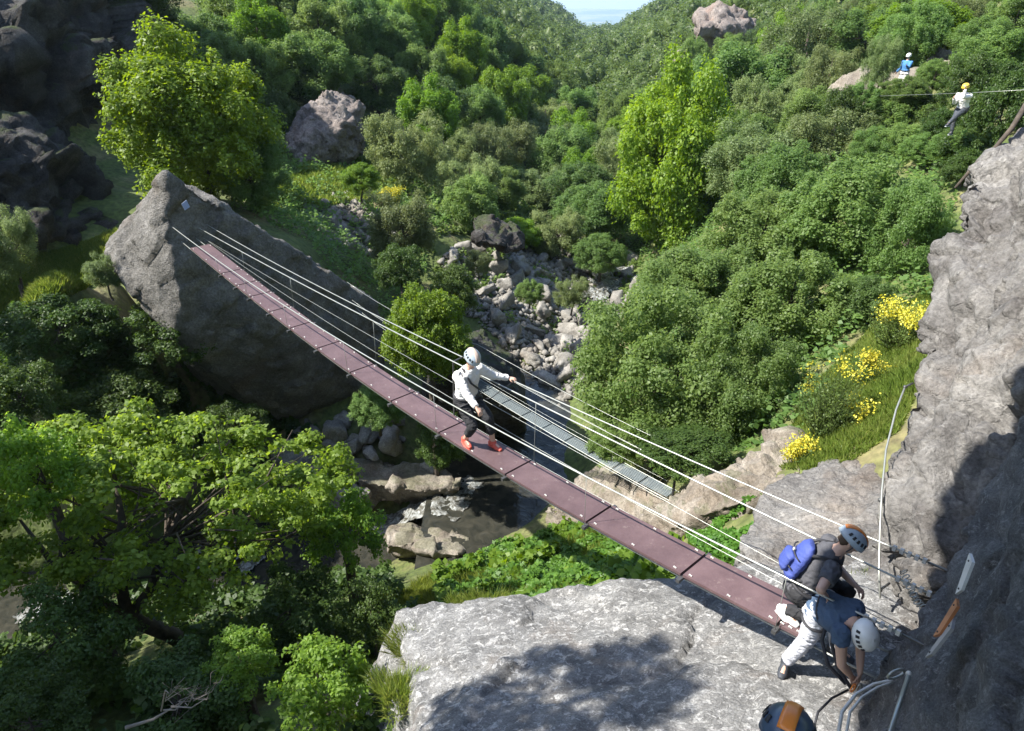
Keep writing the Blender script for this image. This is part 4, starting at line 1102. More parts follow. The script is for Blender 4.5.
for i in range(30000):
    y = frng.uniform(27, 84); x = frng.uniform(-.80 * y - 8, .80 * y + 8)
    cand.append((x, y))
zone = {}
placed = []
LOOK = {'dark': 'dark green', 'mid': 'mid green', 'mid2': 'low spreading green', 'bright': 'bright green', 'bright2': 'round bright green', 'grey': 'pale greyish'}
LAND = [((325, 130), 'squared outcrop'), ((180, 120), 'bright maple'), ((725, 20), 'pale crag'), ((670, 165), 'tall light green tree'), ((905, 95), 'brown rock face'),
        ((590, 10), 'gap where the far plain shows'), ((540, 188), 'rounded willow'), ((392, 189), 'far yellow broom'), ((60, 60), 'dark cliff'), ((450, 60), 'middle of the left slope'), ((830, 20), 'top edge of the right slope')]
def place_words(px, py, land=LAND):
    q, nm = min(land, key=lambda l: (l[0][0] - px) ** 2 + (l[0][1] - py) ** 2 * 1.5)
    dx, dy = px - q[0], py - q[1]
    far = 'just ' if math.hypot(dx, dy) < 55 else ('' if math.hypot(dx, dy) < 110 else 'well ')
    if abs(dx) > 2.2 * abs(dy): w = 'right of' if dx > 0 else 'left of'
    elif abs(dy) > 2.2 * abs(dx): w = 'below' if dy > 0 else 'above'
    else: w = ('below ' if dy > 0 else 'above ') + ('right of' if dx > 0 else 'left of')
    return far + w + ' the ' + nm
def dedupe(items):
    """items: (object, px, py, label); pairs and triples that share a label are told apart by place"""
    d = {}
    for it in items: d.setdefault(it[3], []).append(it)
    for lab, g in d.items():
        if len(g) == 1: g[0][0]['label'] = lab; continue
        g.sort(key=lambda t: t[1])
        names = {2: ['left one of two', 'right one of two'], 3: ['leftmost of three', 'middle of three', 'rightmost of three']}.get(len(g))
        if names is None:
            o_ = ['leftmost', 'second from left', 'third from left', 'fourth from left', 'fifth from left', 'sixth from left', 'seventh from left', 'eighth from left', 'ninth from left', 'tenth from left']
            names = (o_[:len(g) - 1] + ['rightmost']) if len(g) <= 11 else [None] * len(g)
        for t, w in zip(g, names): t[0]['label'] = lab + (', ' + w if w else '')
for x, y in cand:
    if len(placed) >= 285: break
    r = 1.55 + y * .013
    if any((x - a) ** 2 + (y - b_) ** 2 < ((r + c) * .78) ** 2 for a, b_, c in placed): continue
    if not clear_of(x, y, r): continue
    z = tz(x, y)
    qx, qy, dp = proj((x, y, z + 6))
    if qy < -70 or qx < -90 or qx > 1110: continue
    placed.append((x, y, r))
TL = []
for x, y, r in placed:
    z = tz(x, y)
    left = x < xc(y)
    u_ = frng.uniform()
    if left and x < xc(y) - 12: key = 'dark' if u_ < .55 else ('mid' if u_ < .85 else 'bright')
    elif left: key = 'mid' if u_ < .4 else ('bright2' if u_ < .6 else ('grey' if u_ < .85 else 'dark'))
    else: key = 'mid2' if u_ < .3 else ('mid' if u_ < .55 else ('bright' if u_ < .7 else ('grey' if u_ < .93 else 'dark')))
    sc = r / 3 * frng.uniform(.95, 1.3)
    if y < 45: sc *= .85
    qx, qy, dp = proj((x, y, z + 3.5))
    o = put_tree('tree', key, (x, y, z - .3), (sc, sc, sc * frng.uniform(.85, 1.25)), frng.uniform(0, 6.28), 'x', 'trees of the wooded valley')
    TL.append((o, qx, qy, LOOK[key] + ' tree ' + place_words(qx, qy)))
dedupe(TL)
SLAND = [((495, 230), 'dark brown boulder'), ((612, 285), 'rapids'), ((430, 335), 'bright tree behind the cables'), ((590, 345), 'big round bush'), ((392, 189), 'far yellow broom'), ((402, 228), 'loose grey-green shrub'), ((325, 180), 'squared outcrop'),
         ((452, 292), 'dark bush at the scree'), ((335, 432), 'large tan boulder'), ((400, 480), 'flat tan slab'), ((540, 188), 'rounded willow')]
SL2 = []
for o, c, sz in SO:
    qx, qy, dp = proj(np.array(o.location)); w = 'large ' if sz > .95 else ('medium ' if sz > .6 else 'small ')
    SL2.append((o, float(qx), float(qy), w + o['label'] + ' ' + place_words(float(qx), float(qy), SLAND)))
dedupe(SL2)
# far slopes: a wood that reads as one mass
rows_ = []
yy_ = 79.0
while yy_ < 700:
    st_ = 3.3 + yy_ * .0085
    xs_ = np.arange(-(62 + yy_ * .10), 62 + yy_ * .10, st_)
    x_ = xs_ + xc(yy_) + frng.uniform(-.48, .48, len(xs_)) * st_; y_ = yy_ + frng.uniform(-.5, .5, len(xs_)) * st_
    rows_.append(np.stack([x_, y_, np.full(len(xs_), st_)], 1)); yy_ += st_ * .95
fa = np.concatenate(rows_); fx, fy, fs_ = fa.T
fz = terrain(fx, fy)
qx, qy, dp = proj(np.stack([fx, fy, fz + 6], 1))
ok = (qy > -60) & (qx > -60) & (qx < 1090)
fx, fy, fz, dp, fs_ = fx[ok], fy[ok], fz[ok], dp[ok], fs_[ok]
VV = []; CV = []; CF = []; co_ = 0
ga, gb = 12, 6
for x, y, z, d, st_ in zip(fx, fy, fz, dp, fs_):
    m = int(np.clip(46000 / d, 90, 560)); sz = float(np.clip(d / 700 * 2.0, .26, 1.6))
    R = st_ * frng.uniform(.42, .72); H = R * frng.uniform(.75, 1.2)
    if hides(x, y, z, R, 7): continue
    C = np.array([x, y, z + H * .8 + 1.5 + frng.uniform(0, 1.5)]); D = np.array([R, R, H])
    nl_ = 9
    lb = unit(frng.normal(size=(nl_, 3)) + [0, 0, .5]) * .55
    k = frng.integers(nl_, size=m)
    dd = unit(frng.normal(size=(m, 3)) + [0, 0, .5])
    p = (lb[k] + dd * .48 * frng.uniform(.85, 1.12, (m, 1))) * D + C
    nn = unit(dd + [0, 0, .4] + frng.normal(size=(m, 3)) * .25)
    VV.append(quads_from(p, nn, sz, frng, .8))
    # body of the crown: lobed dome
    th = np.linspace(.02, 2.5, gb)[:, None] * np.ones(ga)[None]; ph = np.linspace(0, 6.2832, ga, endpoint=False)[None] * np.ones(gb)[:, None] + frng.uniform(0, 6)
    dirs = np.stack([np.sin(th) * np.cos(ph), np.sin(th) * np.sin(ph), np.cos(th)], -1).reshape(-1, 3)
    rad = .30 + .42 * np.max(np.clip(dirs @ unit(lb).T, 0, 1) ** 4, 1)
    CV.append(dirs * rad[:, None] * D + C)
    ii = np.arange(ga * gb).reshape(gb, ga)
    f_ = np.stack([ii[:-1], np.roll(ii[:-1], -1, 1), np.roll(ii[1:], -1, 1), ii[1:]], -1).reshape(-1, 4)
    CF.append(f_ + co_); co_ += ga * gb
VV = np.concatenate(VV); nq_ = len(VV)
VF = np.concatenate([np.arange(nq_).reshape(-1, 4), np.concatenate(CF) + nq_]); VV = np.concatenate([VV] + CV)
print('far wood quads', len(VV) // 4, 'near trees', len(placed))
M['leaf_far'] = leaf_mat('leaf_far', (.06, .10, .018), (.095, .15, .028), (.15, .21, .045), .35)
nz_ = [q for q in M['leaf_far'].node_tree.nodes if q.type == 'TEX_NOISE'][0]; nz_.inputs["Scale"].default_value = .09; nz_.inputs["Detail"].default_value = 5
fw = link('far_wood', mesh_np('far_wood', VV, VF), M['leaf_far'])
tag(fw, 'unbroken woodland covering the far slopes of the valley', 'woodland', kind='stuff')

# ---------------------------------------------------------------- foreground tree, lower left
def big_tree():
    rng = np.random.default_rng(41)
    c = P(165, 505, 11.6)
    root = empty('tree', (c[0] - .4, c[1] + .2, tz(c[0] - .4, c[1] + .2) - .2))
    tag(root, 'large bright leafy tree filling the lower left corner', 'tree')
    dims = np.array([3.6, 2.5, 1.9])
    p, nn, L = crown_points(rng, dims, 50000, 300, (.03, .11), 'dome', .32)
    kp = (p[:, 2] > -.05 * dims[2]) | (rng.uniform(size=len(p)) < .45); p, nn = p[kp], nn[kp]
    v = quads_from(p + c, nn, .085, rng, .75)
    link('crown', mesh_np('crown', v - np.array(root.location), np.arange(len(v)).reshape(-1, 4)), M['leaf_front'], root)
    mb = MB()
    b0 = np.array(root.location); f1 = P(128, 618, 11.6)
    mb.tube([b0, (b0 + f1) / 2 + [.1, 0, 0], f1], [.16, .14, .12], 9)
    bend = [P(118, 570, 11.4), P(122, 520, 11.4)]
    mb.tube([f1] + bend + [P(110, 450, 11.4)], [.11, .08, .06, .02], 7)
    mb.tube([f1, P(150, 590, 11.8), P(166, 545, 11.6), P(185, 500, 11.8), P(230, 440, 12)], [.10, .085, .07, .05, .02], 7)
    mb.tube([f1, P(100, 600, 11.3), P(50, 560, 11), P(20, 520, 11)], [.09, .07, .05, .02], 7)
    mb.tube([P(150, 590, 11.8), P(220, 570, 12), P(300, 530, 12.3)], [.06, .045, .02], 6)
    for i in rng.permutation(len(L))[:60]:
        e = L[i, :3] * dims + c
        s = [P(166, 545, 11.6), P(118, 560, 11.4), P(60, 565, 11), P(230, 566, 12), P(185, 500, 11.8)][rng.integers(5)]
        mb.tube([s, (s + e) / 2 + rng.normal(size=3) * .15, e], [.035, .02, .006], 5)
    link('trunk', mesh_np('trunk', np.array(mb.v) - b0, mb.f), M['bark'], root)
big_tree()
tree_proto('front', 31, (1.5, 1.5, 1.2), 6500, .11, 60, M['leaf_front'], .5, .05, 'dome', (.08, .22), .2)
tree_proto('frontshade', 32, (1.5, 1.5, 1.2), 12000, .085, 50, M['leaf_shade'], .5, .05, 'dome', (.14, .26), .15)
crown_at('sapling', 'front', 320, 690, 130, 100, 8.2, 'bright sapling at the bottom left of the slab', cat='sapling')
crown_at('sapling', 'front', 40, 470, 110, 110, 10.2, 'bright leafy branches at the left edge', cat='sapling')
crown_at('sapling', 'front', 345, 530, 90, 90, 12.5, 'bright leafy sapling beside the stream slab', cat='sapling')
crown_at('sapling', 'front', 240, 660, 90, 60, 9.0, 'small bright sapling left of the bottom one', cat='sapling')
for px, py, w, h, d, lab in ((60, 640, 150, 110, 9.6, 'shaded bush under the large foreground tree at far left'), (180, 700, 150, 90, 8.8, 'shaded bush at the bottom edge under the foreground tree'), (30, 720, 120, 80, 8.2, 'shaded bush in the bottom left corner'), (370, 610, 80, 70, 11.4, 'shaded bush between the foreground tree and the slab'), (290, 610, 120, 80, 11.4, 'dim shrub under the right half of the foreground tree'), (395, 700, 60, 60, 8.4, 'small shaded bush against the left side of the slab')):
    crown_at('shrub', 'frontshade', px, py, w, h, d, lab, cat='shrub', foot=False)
# unseen trees added to shade the lower left; the slender one dapples the slab
for x, y, z, s, lab in ((-13.8, 4.2, -7.0, 1.75, 'tall tree out of view on the near left bank'), (-11.0, -4.5, -8.5, 1.6, 'second tall tree out of view on the near left bank'), (-19, 7, -13.5, 1.4, 'third tall tree out of view on the near left bank')):
    put_tree('tree', 'mid', (x, y, z), (s, s, s), x, lab)
tree_proto('tallwide', 34, (3.2, 2.8, 2.6), 30000, .15, 80, M['leaf_mid'], 8, .2, 'oak', (.08, .22))
put_tree('tree', 'tallwide', (-19.5, 14.6, -12.5), (1, 1, 1), 0, 'tall unseen tree added beside the left ledge for shade')  # unseen tree added to shade the scrub below the ledge
tree_proto('tall', 33, (1.35, 1.2, 1.4), 4200, .12, 30, M['leaf_mid'], 10.4, .10, 'oak', (.12, .26), .2)
put_tree('tree', 'tall', (-6.6, 3.6, -9.2), (1, 1, 1), 0, 'slender tree out of view left of the slab')

# bare twigs in the lower left
mb = MB(); rng = np.random.default_rng(9)
def twig(mb, a, b_, r, k=3):
    a, b_ = np.array(a), np.array(b_)
    m = (a + b_) / 2 + rng.normal(size=3) * .07
    mb.tube([a, m, b_], [r, r * .7, r * .25], 5)
    if k:
        for _ in range(3):
            t = rng.uniform(.3, .9); s = a + (b_ - a) * t
            L_ = np.linalg.norm(b_ - a)
            twig(mb, s, s + (b_ - a) * .4 + rng.normal(size=3) * .25 * L_, r * .5, k - 1)
def branch_thing(items, label):
    root = empty('dead_branch', items[0][0]); tag(root, label, 'branch')
    for a, b_, r, k in items:
        mb = MB(); twig(mb, a, b_, r, k)
        link('limb', mesh_np('limb', np.array(mb.v) - np.array(root.location), mb.f), M['bark_light'], root)
branch_thing([(P(125, 728, 7.6), P(185, 700, 7.7), .022, 3)], 'dry fallen branch with bare twigs at the bottom edge')
#branch_thing([(P(48, 490, 12.4), P(2, 380, 13), .022, 3)], 'thin bare grey stem leaning at the left edge')
#branch_thing([(P(32, 634, 8.2), P(82, 560, 8.6), .010, 2)], 'thin bare twig rising before the foreground tree')
# ---------------------------------------------------------------- the footbridge
A0 = Pz(798, 634, -5.35); A1 = Pz(190, 248, -5.30)
BD = np.array([A1[0] - A0[0], A1[1] - A0[1], 0]); BLEN = np.linalg.norm(BD); BD /= BLEN
BN = np.array([BD[1], -BD[0], 0])                       # towards the right-hand side
if BN[1] < 0: BN = -BN
def on_plane(px, py, off=0.0, base=A0):
    """point of the vertical plane along the bridge, shifted sideways by off"""
    o = base + BN * off
    d = ray(px, py)
    t = np.dot(o, BN) / np.dot(d, BN)
    return d * t
def s_of(p): return float(np.dot(p - A0, BD))
Lpx = [(798, 634), (777, 624.5), (705, 587), (648.7, 556.6), (585, 518.5), (560, 505.7), (505.6, 475), (454, 444), (439, 433), (391, 398.5), (350, 372), (317, 348.5), (290, 328.5), (269, 311.5), (250, 297.6), (236, 285.5), (221, 273), (205, 260), (190, 248)]
Ls = [on_plane(x, y) for x, y in Lpx]
S = np.array([s_of(p) for p in Ls]); Zs = np.array([p[2] for p in Ls])
cf = np.polyfit(S, Zs, 4)
def deck_z(s): return float(np.polyval(cf, s))
WD = .48
def deck(s, off): q = A0 + BD * s + BN * off; return np.array([q[0], q[1], deck_z(s)])
print('bridge length', BLEN, 'z', [round(deck_z(s), 2) for s in np.linspace(0, BLEN, 7)])
M['deck'] = deck_mat('deck_board_paint')
M['steel'] = plain('galvanised_cable', (.36, .37, .34), .38, metal=.55, var=.08)
M['dark_steel'] = plain('dark_steel', (.10, .10, .10), .5, metal=.6)
M['clip'] = plain('pale_clip', (.52, .51, .48), .5)
bridge = empty('suspension_footbridge', deck(0, WD / 2))
tag(bridge, 'narrow reddish brown plank footbridge strung on steel cables across the stream', 'footbridge')
def part(mb, name, mat, parent=bridge, smooth=False):
    return mb.build(name, mat, parent, smooth)
seam_px = [777.7, 681.6, 587, 505.6, 439, 391, 350, 317, 290, 269, 250, 236, 221]
seams = [-.02]
for x in seam_px:
    u = (x - 512) / FPX
    y = float(np.interp(x, [q[0] for q in Lpx][::-1], [q[1] for q in Lpx][::-1]))
    seams.append(s_of(on_plane(x, y)))
seams.append(BLEN)
print('seams', [round(s, 2) for s in seams])
for k in range(len(seams) - 1):
    s0, s1 = seams[k] + .016, seams[k + 1] - .016
    mb = MB(); th = .035
    nn_ = 6; vs = []
    for i in range(nn_ + 1):
        s = s0 + (s1 - s0) * i / nn_
        for off in (0.0, WD):
            p = deck(s, off); vs += [p, p - [0, 0, th]]
    fs = []
    for i in range(nn_):
        a = i * 4; b_ = a + 4
        fs += [[a, a + 2, b_ + 2, b_], [a + 1, b_ + 1, b_ + 3, a + 3], [a, b_, b_ + 1, a + 1], [a + 2, a + 3, b_ + 3, b_ + 2]]
    fs += [[0, 1, 3, 2], [nn_ * 4, nn_ * 4 + 2, nn_ * 4 + 3, nn_ * 4 + 1]]
    mb.add(vs, fs)
    part(mb, 'deck_panel', M['deck'])
    # pale clips along both edges
    for t in (.07, .5, .93):
        s = s0 + (s1 - s0) * t
        for off in (.035, WD - .035):
            mb = MB(); p = deck(s, off)
            mb.box(p + [0, 0, .008], BD * .015, BN * .004, np.array([0, 0, .007]))
            mb.box(p + [0, 0, .008] + BD * .018, BD * .004, BN * .009, np.array([0, 0, .006]))
            part(mb, 'clip', M['clip'])
for s in seams[1:-1]:
    mb = MB(); p = deck(s, WD / 2)
    mb.box(p - [0, 0, .062], BD * .022, BN * (WD / 2 + .07), np.array([0, 0, .022]))
    part(mb, 'crossbeam', M['dark_steel'])
# cables under the deck
for off in (.05, WD - .05):
    mb = MB(); mb.tube([deck(s, off) - [0, 0, .095] for s in np.linspace(-1.0, BLEN + .8, 30)], .011, 6); part(mb, 'deck_cable', M['steel'], smooth=True)
def cable(pxs, off, r, name, deg=2):
    q = [on_plane(x, y, off) for x, y in pxs]
    ss = np.array([s_of(p) for p in q]); zz = np.array([p[2] for p in q])
    c = np.polyfit(ss, zz, deg)
    f = lambda s: A0 + BD * s + BN * off + np.array([0, 0, float(np.polyval(c, s)) - A0[2]])
    mb = MB(); mb.tube([f(s) for s in np.linspace(ss.min(), ss.max(), 50)], r, 7)
    part(mb, name, M['steel'], smooth=True)
    return f, ss.min(), ss.max()
Cf = cable([(905, 635), (861, 612), (767, 571), (674, 522), (580, 473), (487, 425), (456, 408), (349, 343), (301, 319), (262, 289), (195, 244), (169, 224.6)], -.06, .0105, 'handrail_cable')
Bf = cable([(935, 597), (840, 549), (690, 480), (600, 434), (510, 388), (440, 357), (340, 304), (240, 250), (172, 213)], WD + .08, .0105, 'handrail_cable')
Af = cable([(930, 565), (840, 521), (690, 463.5), (580, 411), (512, 379), (450, 350), (340, 299), (240, 243), (188.6, 213.8)], WD + .34, .009, 'safety_cable')
for off, pxs in ((WD + .12, [(905, 633), (690, 512), (453, 387), (360, 327), (200, 236)]), (WD + .10, [(900, 640), (700, 545), (462, 412), (352, 330), (205, 240)]), (WD + .08, [(890, 640), (700, 552), (520, 462), (450, 421), (345, 333), (208, 246)])):
    cable(pxs, off, .0035, 'side_cable')
# hangers and one spreader
for k, s in enumerate(seams[1:-1]):
    for f, off in ((Cf[0], -.04), (Bf[0], WD + .06)):
        if off > 0 and k % 3 or off < 0 and k % 2: continue
        p = deck(s, off) - [0, 0, .06]
        mb = MB(); mb.tube([p, (p + f(s)) / 2, f(s)], .0035, 5); part(mb, 'hanger', M['steel'], smooth=True)
p = on_plane(455, 437, WD + .05); s_post = s_of(p)
mb = MB(); mb.tube([deck(s_post, WD + .05) - [0, 0, .1], Bf[0](s_post)], .016, 6); mb.tube([Bf[0](s_post), Bf[0](s_post) + BN * .26 + [0, 0, .02]], .012, 6)
part(mb, 'spreader_post', M['dark_steel'])
# turnbuckles and clamps at the near anchors
for f, smin, _x in (Cf, Bf, Af):
    mb = MB()
    for j in range(5):
        q = f(smin + .05 + j * .065)
        mb.box(q, BD * .016, BN * .014, np.array([0, 0, .026]))
    part(mb, 'cable_clamp', M['clip'])
    mb = MB(); a = f(smin); d = (f(smin) - f(smin + .3)); d /= np.linalg.norm(d)
    mb.tube([a - d * .02, a + d * .34], .012, 6)
    ringc = a + d * .40
    mb.tube([ringc + .05 * (math.cos(w) * d + math.sin(w) * BN) for w in np.linspace(0, 6.28, 13)], .011, 5)
    mb.tube([ringc + d * .04, ringc + d * .30], .018, 6)
    part(mb, 'anchor', M['dark_steel'], smooth=True)
for f, _s, smax in (Cf, Bf, Af):
    mb = MB(); a = f(smax); mb.ball(a, .035, 8, 6); mb.tube([a, a + BD * .5], .014, 6); part(mb, 'anchor', M['clip'], smooth=True)

# ---------------------------------------------------------------- second, lower bridge of grey grating
M['grating'] = plain('grey_grating', (.10, .125, .135), .6, metal=.2, var=.1)
G0 = P(672, 494, 15.2); G1 = P(470, 378, 19.7)
GD = (G1 - G0); GL = np.linalg.norm(GD[:2]); GH = GD / GL; gdir = np.array([GH[0], GH[1], 0]); gdir /= np.linalg.norm(gdir)
GN = np.array([-gdir[1], gdir[0], 0]);  GN = -GN if GN[1] < 0 else GN
gs = .12
def gp(t, off, up=0.0):
    q = G0 + GD * t; q = q + GN * off; q[2] += up - 4 * gs * t * (1 - t) * (1 if up == 0 else .55); return q
lower = empty('cable_bridge', G0); tag(lower, 'lower second bridge with a narrow grey grated walkway and thin cables', 'footbridge')
ng = 9
for k in range(ng):
    mb = MB(); t0, t1 = k / ng + .003, (k + 1) / ng - .003
    for off in np.linspace(-.15, .15, 8):
        mb.tube([gp(t0, off), gp((t0 + t1) / 2, off), gp(t1, off)], .011, 4)
    for t in np.linspace(t0, t1, 9):
        a, b_ = gp(t, -.16), gp(t, .16)
        mb.tube([a, b_], .009, 4)
    part(mb, 'grating_panel', M['grating'], lower)
for t in np.linspace(0, 1, ng + 1)[1:-1]:
    mb = MB(); mb.tube([gp(t, -.26) - [0, 0, .03], gp(t, .26) - [0, 0, .03]], .022, 5); part(mb, 'crossbeam', M['dark_steel'], lower)
for off, up, r in ((-.3, .95, .006), (.3, .95, .006), (-.28, .5, .0035), (.28, .5, .0035), (-.2, -.03, .009), (.2, -.03, .009)):
    mb = MB(); mb.tube([gp(t, off, up) for t in np.linspace(-.05, 1.0, 30)], r, 6); part(mb, 'handrail_cable' if up > .9 else 'side_cable', M['steel'], lower, True)
mb = MB()
for off in (-.3, .3): mb.tube([gp(-.03, off) - [0, 0, .5], gp(-.03, off, 1.0)], .03, 8)
part(mb, 'end_post', M['dark_steel'], lower)
for off, tgt in ((-.3, P(352, 300, 20.6)), (.3, P(347, 282, 20.9)), (-.28, P(356, 308, 20.9))):
    mb = MB(); a_ = gp(1.0, off, .95 if off != -.28 else .5); mb.tube([a_ + (tgt - a_) * t - np.array([0, 0, .25 * 4 * t * (1 - t)]) for t in np.linspace(0, 1, 14)], .006, 6); part(mb, 'stay_cable', M['steel'], lower, True)

# ---------------------------------------------------------------- boards on the near wall, steel cable and pegs
M['board_white'] = plain('board_white', (.62, .63, .64), .5)
M['board_orange'] = plain('board_orange', (.42, .16, .06), .55, var=.3)
M['board_grey'] = plain('board_grey', (.30, .30, .31), .5)
M['plastic_white'] = plain('white_pictogram', (.8, .8, .8), .5)
def board(quad, mat, name, lab, deco=None):
    """thin board from four corner points (a-b one long edge, c-d the other)"""
    a, b_, c, d = [np.array(q) for q in quad]
    nrm = np.cross(b_ - a, d - a); nrm /= np.linalg.norm(nrm)
    if np.dot(nrm, a) > 0: nrm = -nrm
    root = empty(name, (a + c) / 2); tag(root, lab, 'sign')
    def slab_(q, off, th, mt, nm):
        q = [p + nrm * off for p in q]
        mb = MB(); mb.add(q + [p - nrm * th for p in q], [[0, 1, 2, 3], [7, 6, 5, 4], [0, 4, 5, 1], [1, 5, 6, 2], [2, 6, 7, 3], [3, 7, 4, 0]])
        mb.build(nm, mt, root)
    slab_([a, b_, c, d], 0, .02, mat, 'panel')
    L = lambda u, v: a * (1 - u) * (1 - v) + b_ * u * (1 - v) + c * u * v + d * (1 - u) * v
    if deco: slab_([L(*deco[0]), L(*deco[1]), L(*deco[2]), L(*deco[3])], .004, .003, M['plastic_white'] if deco[4] is None else M[deco[4]], 'print_area')
    mb = MB()
    for u, v in ((.1, .5), (.9, .5)):
        mb = MB(); mb.ball(L(u, v) + nrm * .003, .008, 8, 4); mb.build('screw', M['dark_steel'], root)
board([P(969, 553, 5.10), P(955, 594, 5.28), P(961, 590, 5.05), P(972, 562, 4.95)], M['board_white'], 'info_board', 'narrow white board fixed to the shaded wall, uppermost of the three')
board([P(956, 598, 5.15), P(933, 636, 5.32), P(939, 634, 5.08), P(957, 606, 4.95)], M['board_orange'], 'info_board', 'orange brown board fixed to the shaded wall below the white one')
board([P(953, 618, 5.0), P(925, 657, 5.25), P(931, 654, 5.0), P(951, 628, 4.85)], M['board_grey'], 'info_board', 'grey board fixed to the shaded wall, lowest of the three')
vf = empty('safety_line', P(903, 385, 8.6)); tag(vf, 'steel safety line running down beside the lit rock wall with its pegs', 'cable')
mb = MB(); mb.tube([P(905, 387, 9.0), P(896, 410, 8.8), P(886, 450, 8.4), P(882, 490, 8.0), P(880, 530, 7.8), P(879, 570, 7.6), P(880, 598, 7.5)], .012, 6); mb.build('line', M['steel'], vf, True)
for q in (P(905, 387, 9.0), P(880, 500, 8.0), P(880, 590, 7.55)):
    mb = MB(); mb.tube([q + [.15, .1, 0], q], .014, 6); mb.ball(q, .026, 8, 6); mb.build('peg', M['dark_steel'], vf, True)
vf = empty('safety_line', P(868, 731, 5.2)); tag(vf, 'pale doubled rope looping over the rock at the bottom right', 'rope')
mb = MB(); mb.tube([P(838, 735, 5.0), P(842, 712, 5.15), P(856, 694, 5.3), P(874, 684, 5.4), P(893, 680, 5.35)], .013, 6); mb.tube([P(846, 735, 5.0), P(850, 712, 5.12), P(862, 697, 5.25), P(878, 687, 5.35), P(893, 682, 5.35)], .010, 6)
mb.build('rope', M['clip'], vf, True)
mb = MB(); c = P(896, 674, 5.3); mb.tube([c + [.07 * math.cos(w), .02 * math.cos(w), .045 * math.sin(w)] for w in np.linspace(0, 6.28, 14)], .011, 6); mb.build('ring', M['steel'], vf, True)
st_ = empty('iron_rung', P(909, 676, 5.0)); tag(st_, 'straight pale iron rod standing out of the shaded rock at the bottom', 'iron rod')
mb = MB(); mb.tube([P(909, 675, 5.05), P(899, 705, 4.75), P(888, 740, 4.45)], .016, 8); mb.build('rod', M['steel'], st_, True)
mb = MB(); mb.ball(P(909, 674, 5.05), .024, 8, 6); mb.build('rod_end', M['clip'], st_, True)
ch = empty('anchor_chain', P(898, 600, 6.2)); tag(ch, 'short chain hanging from the middle anchor on the shaded rock', 'chain')
mb = MB()
cps = [P(904, 572, 6.6), P(911, 590, 6.45), P(918, 603, 6.35), P(930, 612, 6.2)]
for i in range(12):
    t = i / 11 * 2.999; k = int(t); f_ = t - k; q = cps[k] * (1 - f_) + cps[k + 1] * f_
    ax = np.array([.028, 0, .02]) ; bx = np.array([0, .02, .0]) if i % 2 else np.array([.0, 0, .02])
    mb.tube([q + ax * math.cos(w) + bx * math.sin(w) for w in np.linspace(0, 6.28, 9)], .006, 4)
mb.build('link', M['steel'], ch, True)
# plate and small fittings on the boulder face
pl = empty('plate', P(184, 204, 16.4)); tag(pl, 'small bluish plate bolted to the top of the big boulder above the cables', 'plate')
board_m = plain('bluish_plate', (.20, .23, .30), .5)
q = [P(181.5, 204, 16.25), P(186.5, 200, 16.4), P(190, 207, 16.4), P(185, 210.5, 16.25)]
mb = MB(); nrm = np.array([.5, -.8, .1]); mb.add(q + [p - nrm * .03 for p in q], [[0, 1, 2, 3], [7, 6, 5, 4], [0, 4, 5, 1], [1, 5, 6, 2], [2, 6, 7, 3], [3, 7, 4, 0]]); mb.build('panel', board_m, pl)
# ---------------------------------------------------------------- people
def V3(*a): return np.array(a, float)
def nrm(v): return v / (np.linalg.norm(v) + 1e-9)
def ik(a, c, l1, l2, pole):
    a, c = np.array(a, float), np.array(c, float)
    d = np.linalg.norm(c - a)
    if d > (l1 + l2) * .995: c = a + (c - a) / d * (l1 + l2) * .995; d = (l1 + l2) * .995
    k = (l1 * l1 - l2 * l2 + d * d) / (2 * d)
    h = math.sqrt(max(l1 * l1 - k * k, 0)); u = (c - a) / d
    p = np.array(pole, float); p = nrm(p - u * np.dot(p, u))
    return a + u * k + p * h, c
def union(mb, name, mat, voxel, parent, wrinkle=0.0, seed=1, smooth=2, wscale=14):
    me = mesh_np(name, mb.v, mb.f)
    bm = bmesh.new(); bm.from_mesh(me); bmesh.ops.recalc_face_normals(bm, faces=bm.faces); bm.to_mesh(me); bm.free()
    o = bpy.data.objects.new(name, me); COL.objects.link(o)
    md = o.modifiers.new('r', 'REMESH'); md.mode = 'VOXEL'; md.voxel_size = voxel
    sm = o.modifiers.new('s', 'SMOOTH'); sm.iterations = smooth; sm.factor = .5
    m2 = bpy.data.meshes.new_from_object(o.evaluated_get(bpy.context.evaluated_depsgraph_get()))
    bpy.data.objects.remove(o); bpy.data.meshes.remove(me)
    n = len(m2.vertices); co = np.zeros(n * 3, np.float32); m2.vertices.foreach_get('co', co); co = co.reshape(-1, 3).astype(float)
    if wrinkle:
        no = np.zeros(n * 3, np.float32); m2.vertices.foreach_get('normal', no)
        f = fbm(co * wscale * V3(1, 1, 2.0), seed, 3)
        co = co + no.reshape(-1, 3) * (wrinkle * (1 - np.abs(f) * 1.6))[:, None]
    co = co - np.array(parent.location)
    m2.vertices.foreach_set('co', co.astype(np.float32).ravel()); m2.update(); m2.name = name
    return link(name, m2, mat, parent)
def loft(mb, cs, side, ws, ds, n=14):
    cs = [np.array(c, float) for c in cs]; side = nrm(np.array(side, float)); vs = []; fs = []
    for i, c in enumerate(cs):
        t = nrm(cs[min(i + 1, len(cs) - 1)] - cs[max(i - 1, 0)])
        s = nrm(side - t * np.dot(side, t)); f = np.cross(t, s)
        for k in range(n):
            w = 2 * math.pi * k / n
            vs.append(c + s * ws[i] * math.cos(w) + f * ds[i] * math.sin(w))
    for i in range(len(cs) - 1):
        for k in range(n): fs.append([i * n + k, i * n + (k + 1) % n, (i + 1) * n + (k + 1) % n, (i + 1) * n + k])
    fs.append(list(range(n))[::-1]); fs.append([(len(cs) - 1) * n + k for k in range(n)])
    mb.add(vs, fs)
